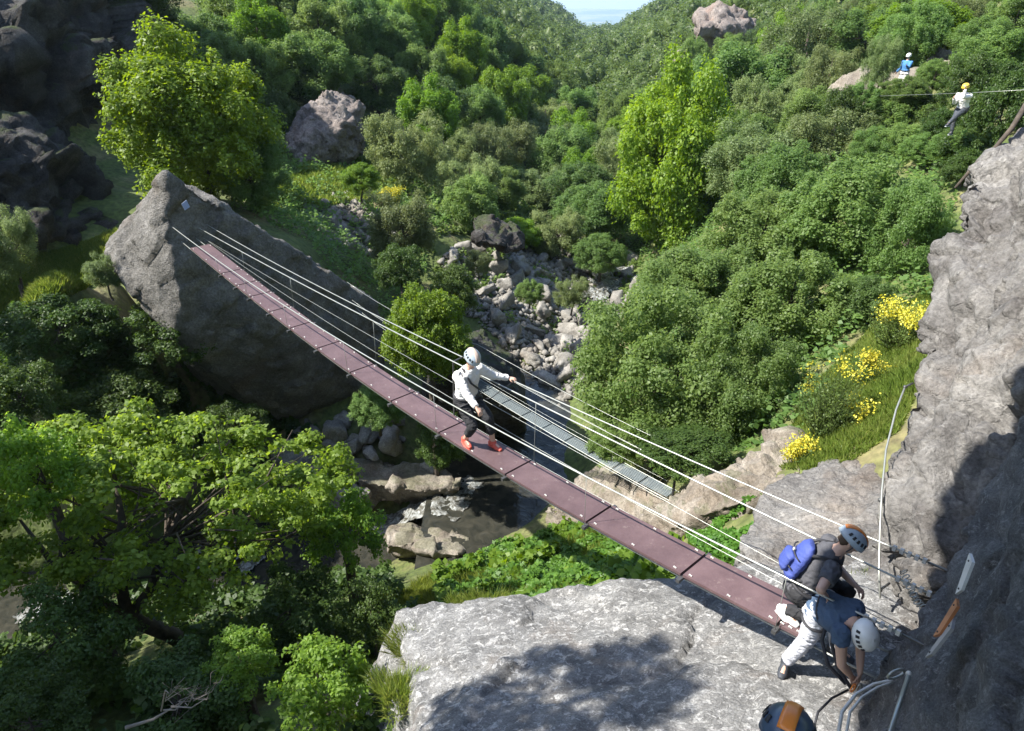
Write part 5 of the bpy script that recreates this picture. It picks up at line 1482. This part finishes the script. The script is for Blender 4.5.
M['skin'] = plain('skin', (.55, .34, .25), .5, var=.06)
M['hair'] = plain('brown_hair', (.06, .035, .02), .7)
M['black_cloth'] = plain('black_cloth', (.02, .02, .023), .85, bump=.3, bscale=90)
M['grey_tee'] = plain('charcoal_tee', (.075, .075, .085), .85, bump=.3, bscale=90)
M['white_cloth'] = plain('white_cloth', (.68, .66, .64), .85, bump=.3, bscale=90, var=.05)
M['denim'] = plain('denim_blue', (.06, .10, .17), .85, bump=.3, bscale=120)
M['pale_trousers'] = plain('pale_grey_trousers', (.50, .51, .56), .85, bump=.3, bscale=90)
M['harness'] = plain('harness_webbing', (.03, .03, .035), .7)
M['shoe_red'] = plain('red_shoe', (.55, .09, .06), .6)
M['shoe_white'] = plain('white_shoe', (.66, .68, .66), .6)
M['shoe_dark'] = plain('dark_shoe', (.04, .045, .055), .6)
M['helmet_grey'] = plain('helmet_blue_grey', (.36, .42, .48), .3)
M['helmet_white'] = plain('helmet_white', (.80, .80, .78), .3)
M['helmet_navy'] = plain('helmet_navy', (.05, .08, .14), .3)
M['orange'] = plain('orange_plastic', (.80, .25, .05), .35)
M['tan_plastic'] = plain('tan_plastic', (.50, .40, .33), .4)
M['yellow_plastic'] = plain('yellow_plastic', (.75, .52, .06), .4)
M['pack_blue'] = plain('blue_backpack', (.045, .07, .27), .7, bump=.3, bscale=60)
M['blue_cloth'] = plain('blue_cloth', (.06, .20, .45), .8)
M['eye'] = plain('eye_white', (.6, .6, .58), .3)

def hand(mb, wrist, fwd, side, palm_n, curl=.6, sc=1.0):
    """palm with four fingers and a thumb; fwd = finger direction, side = towards the thumb, palm_n = out of the palm"""
    fwd = nrm(fwd); side = nrm(side - fwd * np.dot(side, fwd)); pn = nrm(palm_n - fwd * np.dot(palm_n, fwd) - side * np.dot(palm_n, side))
    k = sc
    loft(mb, [wrist - fwd * .01, wrist + fwd * .03 * k, wrist + fwd * .08 * k], side, [.026 * k, .038 * k, .040 * k], [.017 * k, .016 * k, .013 * k], 10)
    for i, (o, l) in enumerate(((.031, .070), (.010, .080), (-.011, .074), (-.031, .058))):
        a = wrist + fwd * .075 * k + side * o * k
        d = fwd + side * o * 2.5; pts = [a]; ang = 0
        for j in range(3):
            ang += curl * (.7 if j == 0 else .9)
            dd = nrm(math.cos(ang) * nrm(d) + math.sin(ang) * pn)
            pts.append(pts[-1] + dd * l * k / 3 * (1.25 - .2 * j))
        mb.tube(pts, [.0098 * k, .0092 * k, .0085 * k, .0065 * k], 8)
    a = wrist + fwd * .025 * k + side * .030 * k
    mb.tube([a, a + (fwd * .6 + side * .8 + pn * .3) * .036 * k, a + (fwd * 1.5 + side * .9 + pn * (.6 + curl * .5)) * .036 * k], [.014 * k, .011 * k, .008 * k], 8)

def person(label, J, side, facing, look, cloth, voxel=.010, group=None, face=True):
    """J: joint positions. side = towards the person's left. cloth: dict of what is worn"""
    side = nrm(np.array(side, float)); facing = nrm(np.array(facing, float)); look = nrm(np.array(look, float))
    root = empty('person', J['foot'] if 'foot' in J else J['ankle_l'])
    tag(root, label, 'person', group)
    pel, chest, neck, head = (np.array(J[k], float) for k in ('pelvis', 'chest', 'neck', 'head'))
    body = MB()
    hipw, shw = .105, .185
    sd = J.get('shoulder_side', side); sd = nrm(np.array(sd, float))
    hips = {'l': pel + side * hipw * .85, 'r': pel - side * hipw * .85}
    sh = {'l': chest * .55 + neck * .45 + sd * shw, 'r': chest * .55 + neck * .45 - sd * shw}
    limb = {}
    for q in 'lr':
        e, w = ik(sh[q], J['hand_' + q], .285, .26, J['pole_arm_' + q]); limb['arm_' + q] = (sh[q], e, w)
        kn, an = ik(hips[q], J['ankle_' + q], .43, .42, J.get('pole_leg_' + q, facing)); limb['leg_' + q] = (hips[q], kn, an)
    def torso(mb, g=0.0, top=True, low=True):
        up = nrm(chest - pel)
        cs = [pel - up * .10, pel, (pel * .5 + chest * .5), chest, chest * .45 + neck * .55, neck]
        loft(mb, cs, side * .5 + sd * .5, [.13 + g, .165 + g, .140 + g, .165 + g, .150 + g, .055 + g], [.09 + g, .115 + g, .10 + g, .115 + g, .085 + g, .055 + g])
    torso(body)
    for q in 'lr':
        a, e, w = limb['arm_' + q]
        body.tube([a, (a + e) / 2, e], [.056, .050, .040], 10); body.tube([e, e * .6 + w * .4, w], [.042, .039, .026], 10); body.ball(a, .060); body.ball(e, .041)
        a, e, w = limb['leg_' + q]
        body.tube([a, (a + e) / 2, e], [.092, .078, .054], 10); body.tube([e, e * .65 + w * .35, w], [.056, .056, .036], 10); body.ball(e, .056)
        d = J.get('toe_' + q, facing); d = nrm(np.array(d, float))
        body.tube([w - d * .05 - V3(0, 0, .02), w + d * .14 - V3(0, 0, .045)], [.040, .028], 8)
        f = nrm(w - 0 * e) if False else nrm(limb['arm_' + q][2] - limb['arm_' + q][1])
        hd = J.get('hdir_' + q, f); th = J.get('thumb_' + q, facing); pn = J.get('palm_' + q, V3(0, 0, -1))
        hand(body, limb['arm_' + q][2], np.array(hd, float), np.array(th, float), np.array(pn, float), J.get('curl', .7))
    body.tube([neck - nrm(head - neck) * .05, neck * .4 + head * .6], [.058, .050], 10)
    up = nrm(nrm(head - neck) - look * np.dot(nrm(head - neck), look)); hs = np.cross(up, look)
    # skull, jaw, nose, ears
    B = lambda r, u, f_: head + hs * r + up * u + look * f_
    loft(body, [B(0, -.115, .045), B(0, -.085, .035), B(0, -.04, .015), B(0, .02, 0), B(0, .07, -.005), B(0, .105, -.01)], hs, [.030, .050, .066, .076, .068, .035], [.035, .058, .082, .094, .086, .045])
    body.tube([B(0, .01, .088), B(0, -.028, .110), B(0, -.036, .088)], [.010, .014, .012], 8)
    for s in (-1, 1): body.ball(B(s * .075, -.012, -.005), (.012, .018, .030), 8, 6)
    body.tube([B(-.022, -.066, .082), B(.022, -.066, .082)], .009, 6)
    union(body, 'body', M['skin'], voxel, root, smooth=2)
    if face:
        for s in (-1, 1):
            mb = MB(); mb.ball(B(s * .030, .008, .078), .012, 10, 6); mb.build('eye', M['eye'], root, True)
            mb = MB(); mb.tube([B(s * .016, .028, .088), B(s * .045, .028, .078)], .005, 5); mb.build('eyebrow', M['hair'], root, True)
    # hair below the helmet
    mb = MB(); loft(mb, [B(0, -.07, -.055), B(0, -.02, -.035), B(0, .06, -.02)], hs, [.045, .072, .080], [.035, .062, .082]); union(mb, 'hair', M['hair'], .009, root, .003)
    # clothing
    if cloth.get('top'):
        mb = MB(); up_ = nrm(chest - pel); g = .018
        cs = [pel + up_ * cloth.get('hem', 0.0), pel * .5 + chest * .5, chest, chest * .45 + neck * .55, neck - nrm(neck - chest) * .02]
        loft(mb, cs, side * .5 + sd * .5, [.165 + g, .150 + g, .175 + g, .155 + g, .070], [.122 + g, .112 + g, .125 + g, .095 + g, .068])
        for q in 'lr':
            a, e, w = limb['arm_' + q]; k = cloth.get('sleeve', 1.0)
            if k <= .7:
                mb.tube([a, a + (e - a) * k / .7 * .7], [.078, .070], 10)
            else:
                mb.tube([a, (a + e) / 2, e], [.074, .066, .056], 10); mb.tube([e, e + (w - e) * .93], [.056, .042], 10); mb.ball(e, .056)
            mb.ball(a, .078)
        union(mb, cloth.get('top_name', 'shirt'), M[cloth['top']], voxel * 1.1, root, .010, 5)
    if cloth.get('bottom'):
        mb = MB(); up_ = nrm(chest - pel)
        loft(mb, [pel - up_ * .12, pel - up_ * .02, pel + up_ * .09], side, [.150, .180, .165], [.105, .130, .120])
        for q in 'lr':
            a, e, w = limb['leg_' + q]; k = cloth.get('leg', .95)
            mb.tube([a, (a + e) / 2, e], [.112, .096, .074], 10); mb.ball(e, .074); mb.ball(a, .112)
            if k > .5: mb.tube([e, e + (w - e) * k], [.073, .058], 10)
        union(mb, 'trousers', M[cloth['bottom']], voxel * 1.1, root, .010, 8)
    for q in 'lr':
        w = limb['leg_' + q][2]; d = nrm(np.array(J.get('toe_' + q, facing), float)); sdv = np.cross(d, V3(0, 0, 1)); sdv = nrm(sdv) if np.linalg.norm(sdv) > .1 else side
        mb = MB(); b_ = w - V3(0, 0, .055)
        loft(mb, [b_ - d * .085 + V3(0, 0, .02), b_ - d * .05 + V3(0, 0, .02), b_ + d * .05 + V3(0, 0, .006), b_ + d * .13, b_ + d * .185 - V3(0, 0, .004)], sdv, [.030, .042, .046, .048, .026], [.040, .056, .048, .034, .022])
        mb.tube([w + V3(0, 0, .03), w - V3(0, 0, .03)], [.050, .052], 10)
        sh_ = union(mb, 'shoe', M[cloth.get('shoe', 'shoe_dark')], .009, root, 0, smooth=3)
        mb = MB(); loft(mb, [b_ - d * .085 - V3(0, 0, .028), b_ + d * .05 - V3(0, 0, .034), b_ + d * .185 - V3(0, 0, .026)], sdv, [.034, .052, .028], [.012, .012, .010])
        so = mb.build('sole', M[cloth.get('sole', 'shoe_white')], None, True)
        me_v = np.array([v.co[:] for v in so.data.vertices]) - np.array(root.location)
        so.data.vertices.foreach_set('co', me_v.astype(np.float32).ravel()); so.parent = sh_
    # helmet
    hm = cloth.get('helmet')
    if hm:
        vs = []; fs = []; ns, nr = 28, 10
        rx, ry, rz = .112, .140, .115
        for i in range(nr + 1):
            th = (math.pi * .54) * i / nr
            for k in range(ns):
                w = 2 * math.pi * k / ns
                rr = 1 + (.018 if (i in (4, 5, 6) and k % 7 < 3) else 0)
                low = 1 if i < nr else 1.04
                vs.append(B(rx * math.sin(th) * math.cos(w) * rr * low, .025 + rz * math.cos(th) * rr, ry * math.sin(th) * math.sin(w) * rr * low - .005))
        for i in range(nr):
            for k in range(ns): fs.append([i * ns + k, (i + 1) * ns + k, (i + 1) * ns + (k + 1) % ns, i * ns + (k + 1) % ns])
        mb = MB(); mb.add(vs, fs)
        me = mesh_np('helmet', np.array(mb.v) - np.array(root.location), mb.f)
        ho = link('helmet', me, M[hm], root)
        so = ho.modifiers.new('thick', 'SOLIDIFY'); so.thickness = .006; so.offset = 1
        def cap(name, th0, th1, w0, w1, off, mat, nseg=8):
            vs = []; fs = []
            for i in range(nseg + 1):
                th = th0 + (th1 - th0) * i / nseg
                for k in range(nseg + 1):
                    w = w0 + (w1 - w0) * k / nseg
                    vs.append(B((rx + off) * math.sin(th) * math.cos(w), .025 + (rz + off) * math.cos(th), (ry + off) * math.sin(th) * math.sin(w) - .005))
            m_ = nseg + 1
            for i in range(nseg):
                for k in range(nseg): fs.append([i * m_ + k, (i + 1) * m_ + k, (i + 1) * m_ + k + 1, i * m_ + k + 1])
            me = mesh_np(name, np.array(vs) - np.array(root.location), fs)
            c = link(name, me, mat, ho); md = c.modifiers.new('t', 'SOLIDIFY'); md.thickness = .004; md.offset = 0
            return c
        stripe = cloth.get('stripe')
        if stripe:
            # broad band over the crown from back to front
            vs = []; fs = []; m_ = 17
            for i in range(m_):
                a = -1.15 + 2.3 * i / (m_ - 1)
                for k in range(5):
                    x = (-.034 + .017 * k)
                    f_ = math.sqrt(max(0, 1 - (x / rx) ** 2))
                    vs.append(B(x, .025 + (rz + .005) * math.cos(a) * f_, (ry + .005) * math.sin(a) * f_ - .005))
            for i in range(m_ - 1):
                for k in range(4): fs.append([i * 5 + k, i * 5 + k + 1, (i + 1) * 5 + k + 1, (i + 1) * 5 + k])
            me = mesh_np('stripe', np.array(vs) - np.array(root.location), fs)
            c = link('stripe', me, M[stripe], ho); md = c.modifiers.new('t', 'SOLIDIFY'); md.thickness = .005; md.offset = 0
        for s in (0, math.pi):
            for j, w in enumerate((-.75, -.4, -.05, .3, .65)):
                cap('vent', 1.0, 1.28, s + w - .09, s + w + .09, .004, M['harness'], 3)
        for s in (-1, 1):
            mb = MB(); mb.tube([B(s * .095, .02, .02), B(s * .070, -.06, .03), B(0, -.125, .055)], .006, 5); mb.build('chin_strap', M['harness'], root, True)
    # harness
    if cloth.get('harness', True):
        mb = MB(); up_ = nrm(chest - pel); f_ = np.cross(side, up_)
        ring = [pel + up_ * .06 + side * .195 * math.cos(w) + f_ * .150 * math.sin(w) for w in np.linspace(0, 6.283, 25)]
        mb.tube(ring, .016, 6, cap=False)
        for q in 'lr':
            a, e, w = limb['leg_' + q]; c = a + (e - a) * .28; t = nrm(e - a); s1 = nrm(side - t * np.dot(side, t)); s2 = np.cross(t, s1)
            mb.tube([c + s1 * .118 * math.cos(w_) + s2 * .118 * math.sin(w_) for w_ in np.linspace(0, 6.283, 21)], .013, 6, cap=False)
        mb.build('harness', M['harness'], root, True)
    return root, limb, B

# person walking across in mid span
sP = s_of(on_plane(470, 452, 0))
fw_ = -BD; rt = -BN
base = deck(sP + .18, WD / 2 - .02)
def loc(f, r, z): return base + fw_ * f + rt * r + V3(0, 0, z)
hr = Cf[0](s_of(on_plane(487, 425, -.06))); hl = Af[0](s_of(on_plane(514, 384, WD + .34)))
J = dict(pelvis=loc(-.10, .04, .74), chest=loc(-.04, .05, 1.09), neck=loc(.01, .04, 1.29), head=loc(.07, .04, 1.43),
         ankle_r=loc(-.04, .13, .09), ankle_l=loc(.30, -.12, .09), hand_r=hr + V3(-.04, .03, .05), hand_l=hl + BD * .06 + V3(-.03, 0, .03),
         pole_arm_r=-fw_ + rt * .8 + V3(0, 0, -.6), pole_arm_l=V3(0, 0, -.6) - fw_ * .4, pole_leg_l=fw_, pole_leg_r=fw_ + rt * .15,
         toe_l=fw_ + V3(0, 0, 0), toe_r=fw_ + rt * .25, hdir_r=fw_ * .7 + V3(0, 0, -.5), hdir_l=fw_ * .8 - rt * .4, thumb_r=-rt, thumb_l=rt, palm_r=V3(0, 0, -1), palm_l=V3(0, 0, -1), curl=.75)
walker, lm, BB = person('climber in white top and blue grey helmet standing mid span on the footbridge', J, -rt, fw_, fw_ * .8 + V3(0, 0, -.55) + rt * .1, dict(top='white_cloth', top_name='jacket', bottom='black_cloth', leg=.62, shoe='shoe_red', sole='shoe_red', helmet='helmet_grey', stripe='tan_plastic', sleeve=.95, hem=-.04))
mb = MB(); c = J['chest']; mb.tube([J['neck'] + rt * .12 - fw_ * .02, c + fw_ * .165 + rt * .07, J['pelvis'] + fw_ * .15 - rt * .12 + V3(0, 0, .15)], .016, 6); mb.build('chest_strap', M['harness'], walker, True)
mb = MB(); mb.tube([J['pelvis'] + fw_ * .15, J['pelvis'] + fw_ * .42 - rt * .12 + V3(0, 0, .12), hl + fw_ * .0 + V3(0, 0, .0)], .007, 5); mb.build('lanyard', M['harness'], walker, True)
print('walker head px', proj(J['head'] + V3(0, 0, .05)), 'pelvis', proj(J['pelvis']), 'ankle', proj(J['ankle_r']), 'hands', proj(hr), proj(hl))

# climber with the blue backpack at the near end
face = nrm(V3(.92, -.30, 0)); sdl = nrm(V3(.30, .92, 0))        # left side points away from the camera
J = dict(pelvis=P(800, 585, 6.62), chest=P(823, 561, 6.45), neck=P(840, 549, 6.33), head=P(850, 541, 6.28),
         ankle_r=deck(.22, .14) + V3(0, 0, .09), ankle_l=Pz(812, 620, -5.40) + V3(0, 0, .12), hand_r=on_plane(821, 590, -.04), hand_l=P(856, 586, 6.35),
         pole_arm_r=V3(-.5, -.4, -.9), pole_arm_l=V3(.2, .5, -.8), pole_leg_r=face + V3(0, -.5, .5), pole_leg_l=face + V3(0, 0, .4),
         toe_r=nrm(V3(.45, -.9, 0)), toe_l=face, hdir_r=V3(.6, -.4, -.5), hdir_l=V3(.7, -.4, -.5), thumb_r=sdl, thumb_l=-sdl, palm_r=V3(0, 0, -1), palm_l=V3(0, 0, -1), curl=.7)
pk, lm, BB = person('climber with a blue backpack stooping at the near end of the deck', J, sdl, face, V3(.72, -.35, -.6), dict(top='grey_tee', bottom='black_cloth', shoe='shoe_white', helmet='helmet_grey', stripe='orange', sleeve=.62, hem=-.04))
def backpack(root, J, side, col):
    up = nrm(J['chest'] - J['pelvis']); sd = nrm(np.array(side)); bk = np.cross(sd, up)
    if bk[2] < 0: bk = -bk
    c = J['chest'] * .72 + J['pelvis'] * .28 + bk * .175
    mb = MB()
    loft(mb, [c - up * .20, c - up * .16, c + up * .02, c + up * .15, c + up * .20], sd, [.10, .14, .145, .12, .08], [.045, .07, .075, .06, .03])
    loft(mb, [c - up * .16 + bk * .07, c - up * .12 + bk * .09, c + bk * .10, c + up * .03 + bk * .08], sd, [.07, .11, .11, .08], [.03, .045, .045, .03])
    bp_o = union(mb, 'backpack', M[col], .010, root, .005, 3, wscale=9)
    for hh in (.06, -.06):
        mb = MB(); mb.tube([c + up * hh + sd * x + bk * (.04 + .058 * math.sqrt(max(0, 1 - (x / .14) ** 2))) for x in np.linspace(-.138, .138, 9)], .007, 5); mb.build('compression_strap', M['harness'], root, True)
    mb = MB(); mb.box(c + up * .06 + bk * .098, sd * .016, up * .010, bk * .006); mb.build('buckle', M['clip'], root)
    return c, up, sd, bk
c, up, sd, bk = backpack(pk, J, sdl, 'pack_blue')
for s in (-1, 1):
    mb = MB(); a = c + up * .15 + sd * .10 * s - bk * .02; b_ = J['chest'] * .5 + J['neck'] * .5 + sd * .12 * s
    mb.tube([a, b_ + bk * .12, b_ + up * .06 - bk * .02, b_ - bk * .12 - up * .06, J['chest'] - bk * .13 + sd * .13 * s - up * .06, c - up * .14 + sd * .13 * s - bk * .06], .016, 6)
    mb.build('shoulder_strap', M['harness'], pk, True)
print('pack climber', {k: [round(float(x)) for x in proj(v)[:2]] for k, v in J.items() if k in ('pelvis', 'chest', 'head', 'ankle_r', 'ankle_l', 'hand_r', 'hand_l')}, {k: [round(float(np.linalg.norm(v[i] - v[i + 1])), 2) for i in (0, 1)] for k, v in lm.items()})

# climber bent right over, clipping in at the near anchor
face = nrm(V3(.75, -.66, 0)); sdl = nrm(V3(.66, .75, 0))
J = dict(pelvis=P(823, 607, 6.45), chest=P(842, 616, 6.18), neck=P(856, 625, 6.02), head=P(863, 634, 5.95),
         ankle_r=Pz(780, 670, -5.93) + V3(0, 0, .0), ankle_l=Pz(838, 655, -5.85), hand_r=P(851, 676, 6.15), hand_l=P(860, 674, 6.1),
         pole_arm_r=V3(-.6, -.5, .2), pole_arm_l=V3(.8, .4, .2), pole_leg_r=face + V3(.2, 0, .2), pole_leg_l=face + V3(0, 0, .2), shoulder_side=sdl,
         toe_r=nrm(V3(-.5, -.8, 0)), toe_l=face, hdir_r=V3(.3, -.35, -.85), hdir_l=V3(-.1, -.35, -.9), thumb_r=sdl, thumb_l=-sdl, palm_r=V3(.6, .6, 0), palm_l=V3(-.6, -.6, 0), curl=.55)
bent, lm, BB = person('climber in pale trousers and white helmet bending over to clip in', J, sdl, face, V3(.25, -.35, -.9), dict(top='denim', bottom='pale_trousers', shoe='shoe_dark', sole='shoe_dark', helmet='helmet_white', sleeve=.35, hem=-.02))
print('bent', {k: [round(float(np.linalg.norm(v[i] - v[i + 1])), 2) for i in (0, 1)] for k, v in lm.items()})
cb = empty('carabiner', P(853, 688, 6.05)); tag(cb, 'pair of orange and steel carabiners in the hands of the bent climber', 'carabiner')
for off, mt in ((0, 'orange'), (.05, 'steel')):
    mb = MB(); c = P(853, 688, 6.05) + V3(off, 0, 0); mb.tube([c + V3(.022 * math.cos(w), .01 * math.cos(w), .05 * math.sin(w)) for w in np.linspace(0, 6.283, 15)], .007, 6); mb.build('carabiner_body', M[mt], cb, True)
ln = empty('lanyard', P(842, 640, 6.2)); tag(ln, 'black forked lanyard hanging between the leg and arms of the bent climber', 'lanyard')
for pts in ([P(828, 618, 6.3), P(822, 640, 6.25), P(828, 665, 6.2), P(846, 684, 6.12)], [P(834, 620, 6.25), P(832, 645, 6.2), P(838, 668, 6.18), P(851, 688, 6.08)]):
    mb = MB(); mb.tube(pts, .017, 7); mb.build('strap', M['harness'], ln, True)
mb = MB(); mb.tube([P(848, 690, 6.1), P(832, 698, 5.95), P(818, 712, 5.8), P(812, 735, 5.6)], .010, 6)
ro = empty('rope', P(832, 698, 5.95)); tag(ro, 'dark thin rope curving away from the hands of the bent climber', 'rope')
mb.build('strand', M['harness'], ro, True)

# climber right below the camera, only the helmet top and a shoulder in the picture
H = P(786, 737, 3.0)
face = nrm(V3(.55, .80, 0)); sdl = nrm(V3(-.80, .55, 0))
J = dict(head=H, neck=H + V3(-.02, -.04, -.15), chest=H + V3(-.05, -.08, -.36), pelvis=H + V3(-.08, -.14, -.74),
         ankle_l=H + V3(-.16, -.10, -1.52), ankle_r=H + V3(.10, -.18, -1.50), hand_l=H + V3(-.42, .16, -.52), hand_r=H + V3(.45, .10, -.50),
         pole_arm_l=V3(-.6, -.4, -.6), pole_arm_r=V3(.6, -.4, -.6), hdir_l=V3(.1, .8, .2), hdir_r=V3(.3, .7, .2), thumb_l=-sdl, thumb_r=sdl, palm_l=V3(0, .3, -1), palm_r=V3(0, .3, -1), curl=.5)
low, lm, BB = person('climber at the bottom edge in a navy helmet with an orange stripe', J, sdl, face, V3(.45, .62, -.45), dict(top='blue_cloth', bottom='black_cloth', shoe='shoe_dark', helmet='helmet_navy', stripe='orange', sleeve=.95))
fp = (J['ankle_l'] + J['ankle_r']) / 2 - V3(0, 0, .10)
st2 = hull_rock('foothold_rock', [fp + V3(x, y, z) for x, y, z in ((-.4, -.3, 0), (.5, -.35, 0), (.5, .25, 0), (-.35, .3, 0), (-.5, -.4, -1.6), (.7, -.5, -1.6), (.7, .4, -1.6), (-.5, .5, -1.6))], .05, M['nearwall'], ((2, .02), (6, .01)), ((2, .02),), 91)
tag(st2, 'rock step under the lowest climber', 'rock')

# two far figures
def far_person(label, c, dep, cloth, seat=False):
    q = P(c[0], c[1], dep); f = nrm(V3(-.8, -.6, 0)); s_ = nrm(V3(.6, -.8, 0))
    if seat:
        J = dict(pelvis=q + V3(0, 0, -.15), chest=q + f * .12 + V3(0, 0, .18), neck=q + f * .2 + V3(0, 0, .38), head=q + f * .24 + V3(0, 0, .52),
                 ankle_l=q + f * .75 + V3(0, 0, -.55), ankle_r=q + f * .35 + V3(0, 0, -.85), hand_l=q + f * .45 + V3(0, 0, .5) + s_ * .1, hand_r=q + f * .5 + V3(0, 0, .2) - s_ * .15,
                 pole_arm_l=V3(0, 0, -1), pole_arm_r=V3(0, 0, -1), pole_leg_l=f + V3(0, 0, .8), pole_leg_r=f + V3(0, 0, .3))
    else:
        J = dict(pelvis=q, chest=q + V3(0, 0, .33), neck=q + V3(0, 0, .52), head=q + V3(0, 0, .67), ankle_l=q + s_ * .15 - V3(0, 0, .80), ankle_r=q - s_ * .12 - V3(0, 0, .82),
                 hand_l=q + f * .4 + s_ * .2 + V3(0, 0, .3), hand_r=q + f * .1 - s_ * .35 - V3(0, 0, .02), pole_arm_l=V3(0, 0, -1), pole_arm_r=-f)
    return person(label, J, s_, f, f + V3(0, 0, -.3), cloth, voxel=.02, face=False)
DG = min(28.5, ground_depth(962, 140) - 2.2); print('DG', DG)
far_person('distant climber in white top and yellow helmet hanging on a line', (964, 104), DG, dict(top='white_cloth', bottom='shoe_dark', helmet='yellow_plastic', sleeve=.9), True)
far_person('distant person in a light blue top standing by the brown rock face', (905, 72), 32.5, dict(top='blue_cloth', bottom='white_cloth', helmet='helmet_white', sleeve=.9))
zl = empty('steel_line', P(966, 90, DG)); tag(zl, 'thin steel line the distant climber hangs from', 'cable')
mb = MB(); mb.tube([P(880, 96, DG + 3), P(966, 93, DG), P(1060, 88, DG - 3)], .006, 5); mb.build('line', M['steel'], zl, True)
lg = empty('log', P(985, 152, 11.2)); tag(lg, 'dark fallen branch lying along the top of the right rock wall', 'log')
mb = MB(); mb.tube([P(955, 188, 11.2), P(975, 165, 11.2), P(995, 148, 11.3), P(1012, 128, 11.3), P(1030, 98, 11.4)], [.02, .03, .035, .04, .045], 7); mb.build('limb', M['bark'], lg, True)
# ---------------------------------------------------------------- air between the hills
hz = MB(); hz.box((0, 6500, -25), (3500, 0, 0), (0, 8500, 0), (0, 0, 155))
hm_ = bpy.data.materials.new('haze_air'); hm_.use_nodes = True
hn = hm_.node_tree.nodes; hl_ = hm_.node_tree.links
hn.remove(hn["Principled BSDF"])
pv = hn.new("ShaderNodeVolumePrincipled"); pv.inputs["Color"].default_value = (.62, .80, 1.0, 1); pv.inputs["Density"].default_value = .00016; pv.inputs["Anisotropy"].default_value = .2
hl_.new(pv.outputs[0], hn["Material Output"].inputs["Volume"])
ho = link('haze', mesh_np('haze', hz.v, hz.f), hm_, smooth=False); tag(ho, 'thin blue haze over the valley', 'haze', kind='stuff')

# keep every label within sixteen words
for o in bpy.data.objects:
    lb = o.get('label')
    if lb:
        w = lb.replace('second from left', 'second').replace('the gap where the far plain shows', 'the sky gap').replace('the middle of the left slope', 'mid left slope').replace('the top edge of the right slope', 'upper right slope').replace('the bright tree behind the cables', 'the cable tree').replace(' one of two', '').replace('the loose grey-green shrub', 'the grey-green shrub').replace('the dark bush at the scree', 'the scree bush').replace('third from left', 'third').replace('fourth from left', 'fourth')
        if len(w.replace(',', ' ').split()) > 16 or len(lb.split()) > 16: o['label'] = w
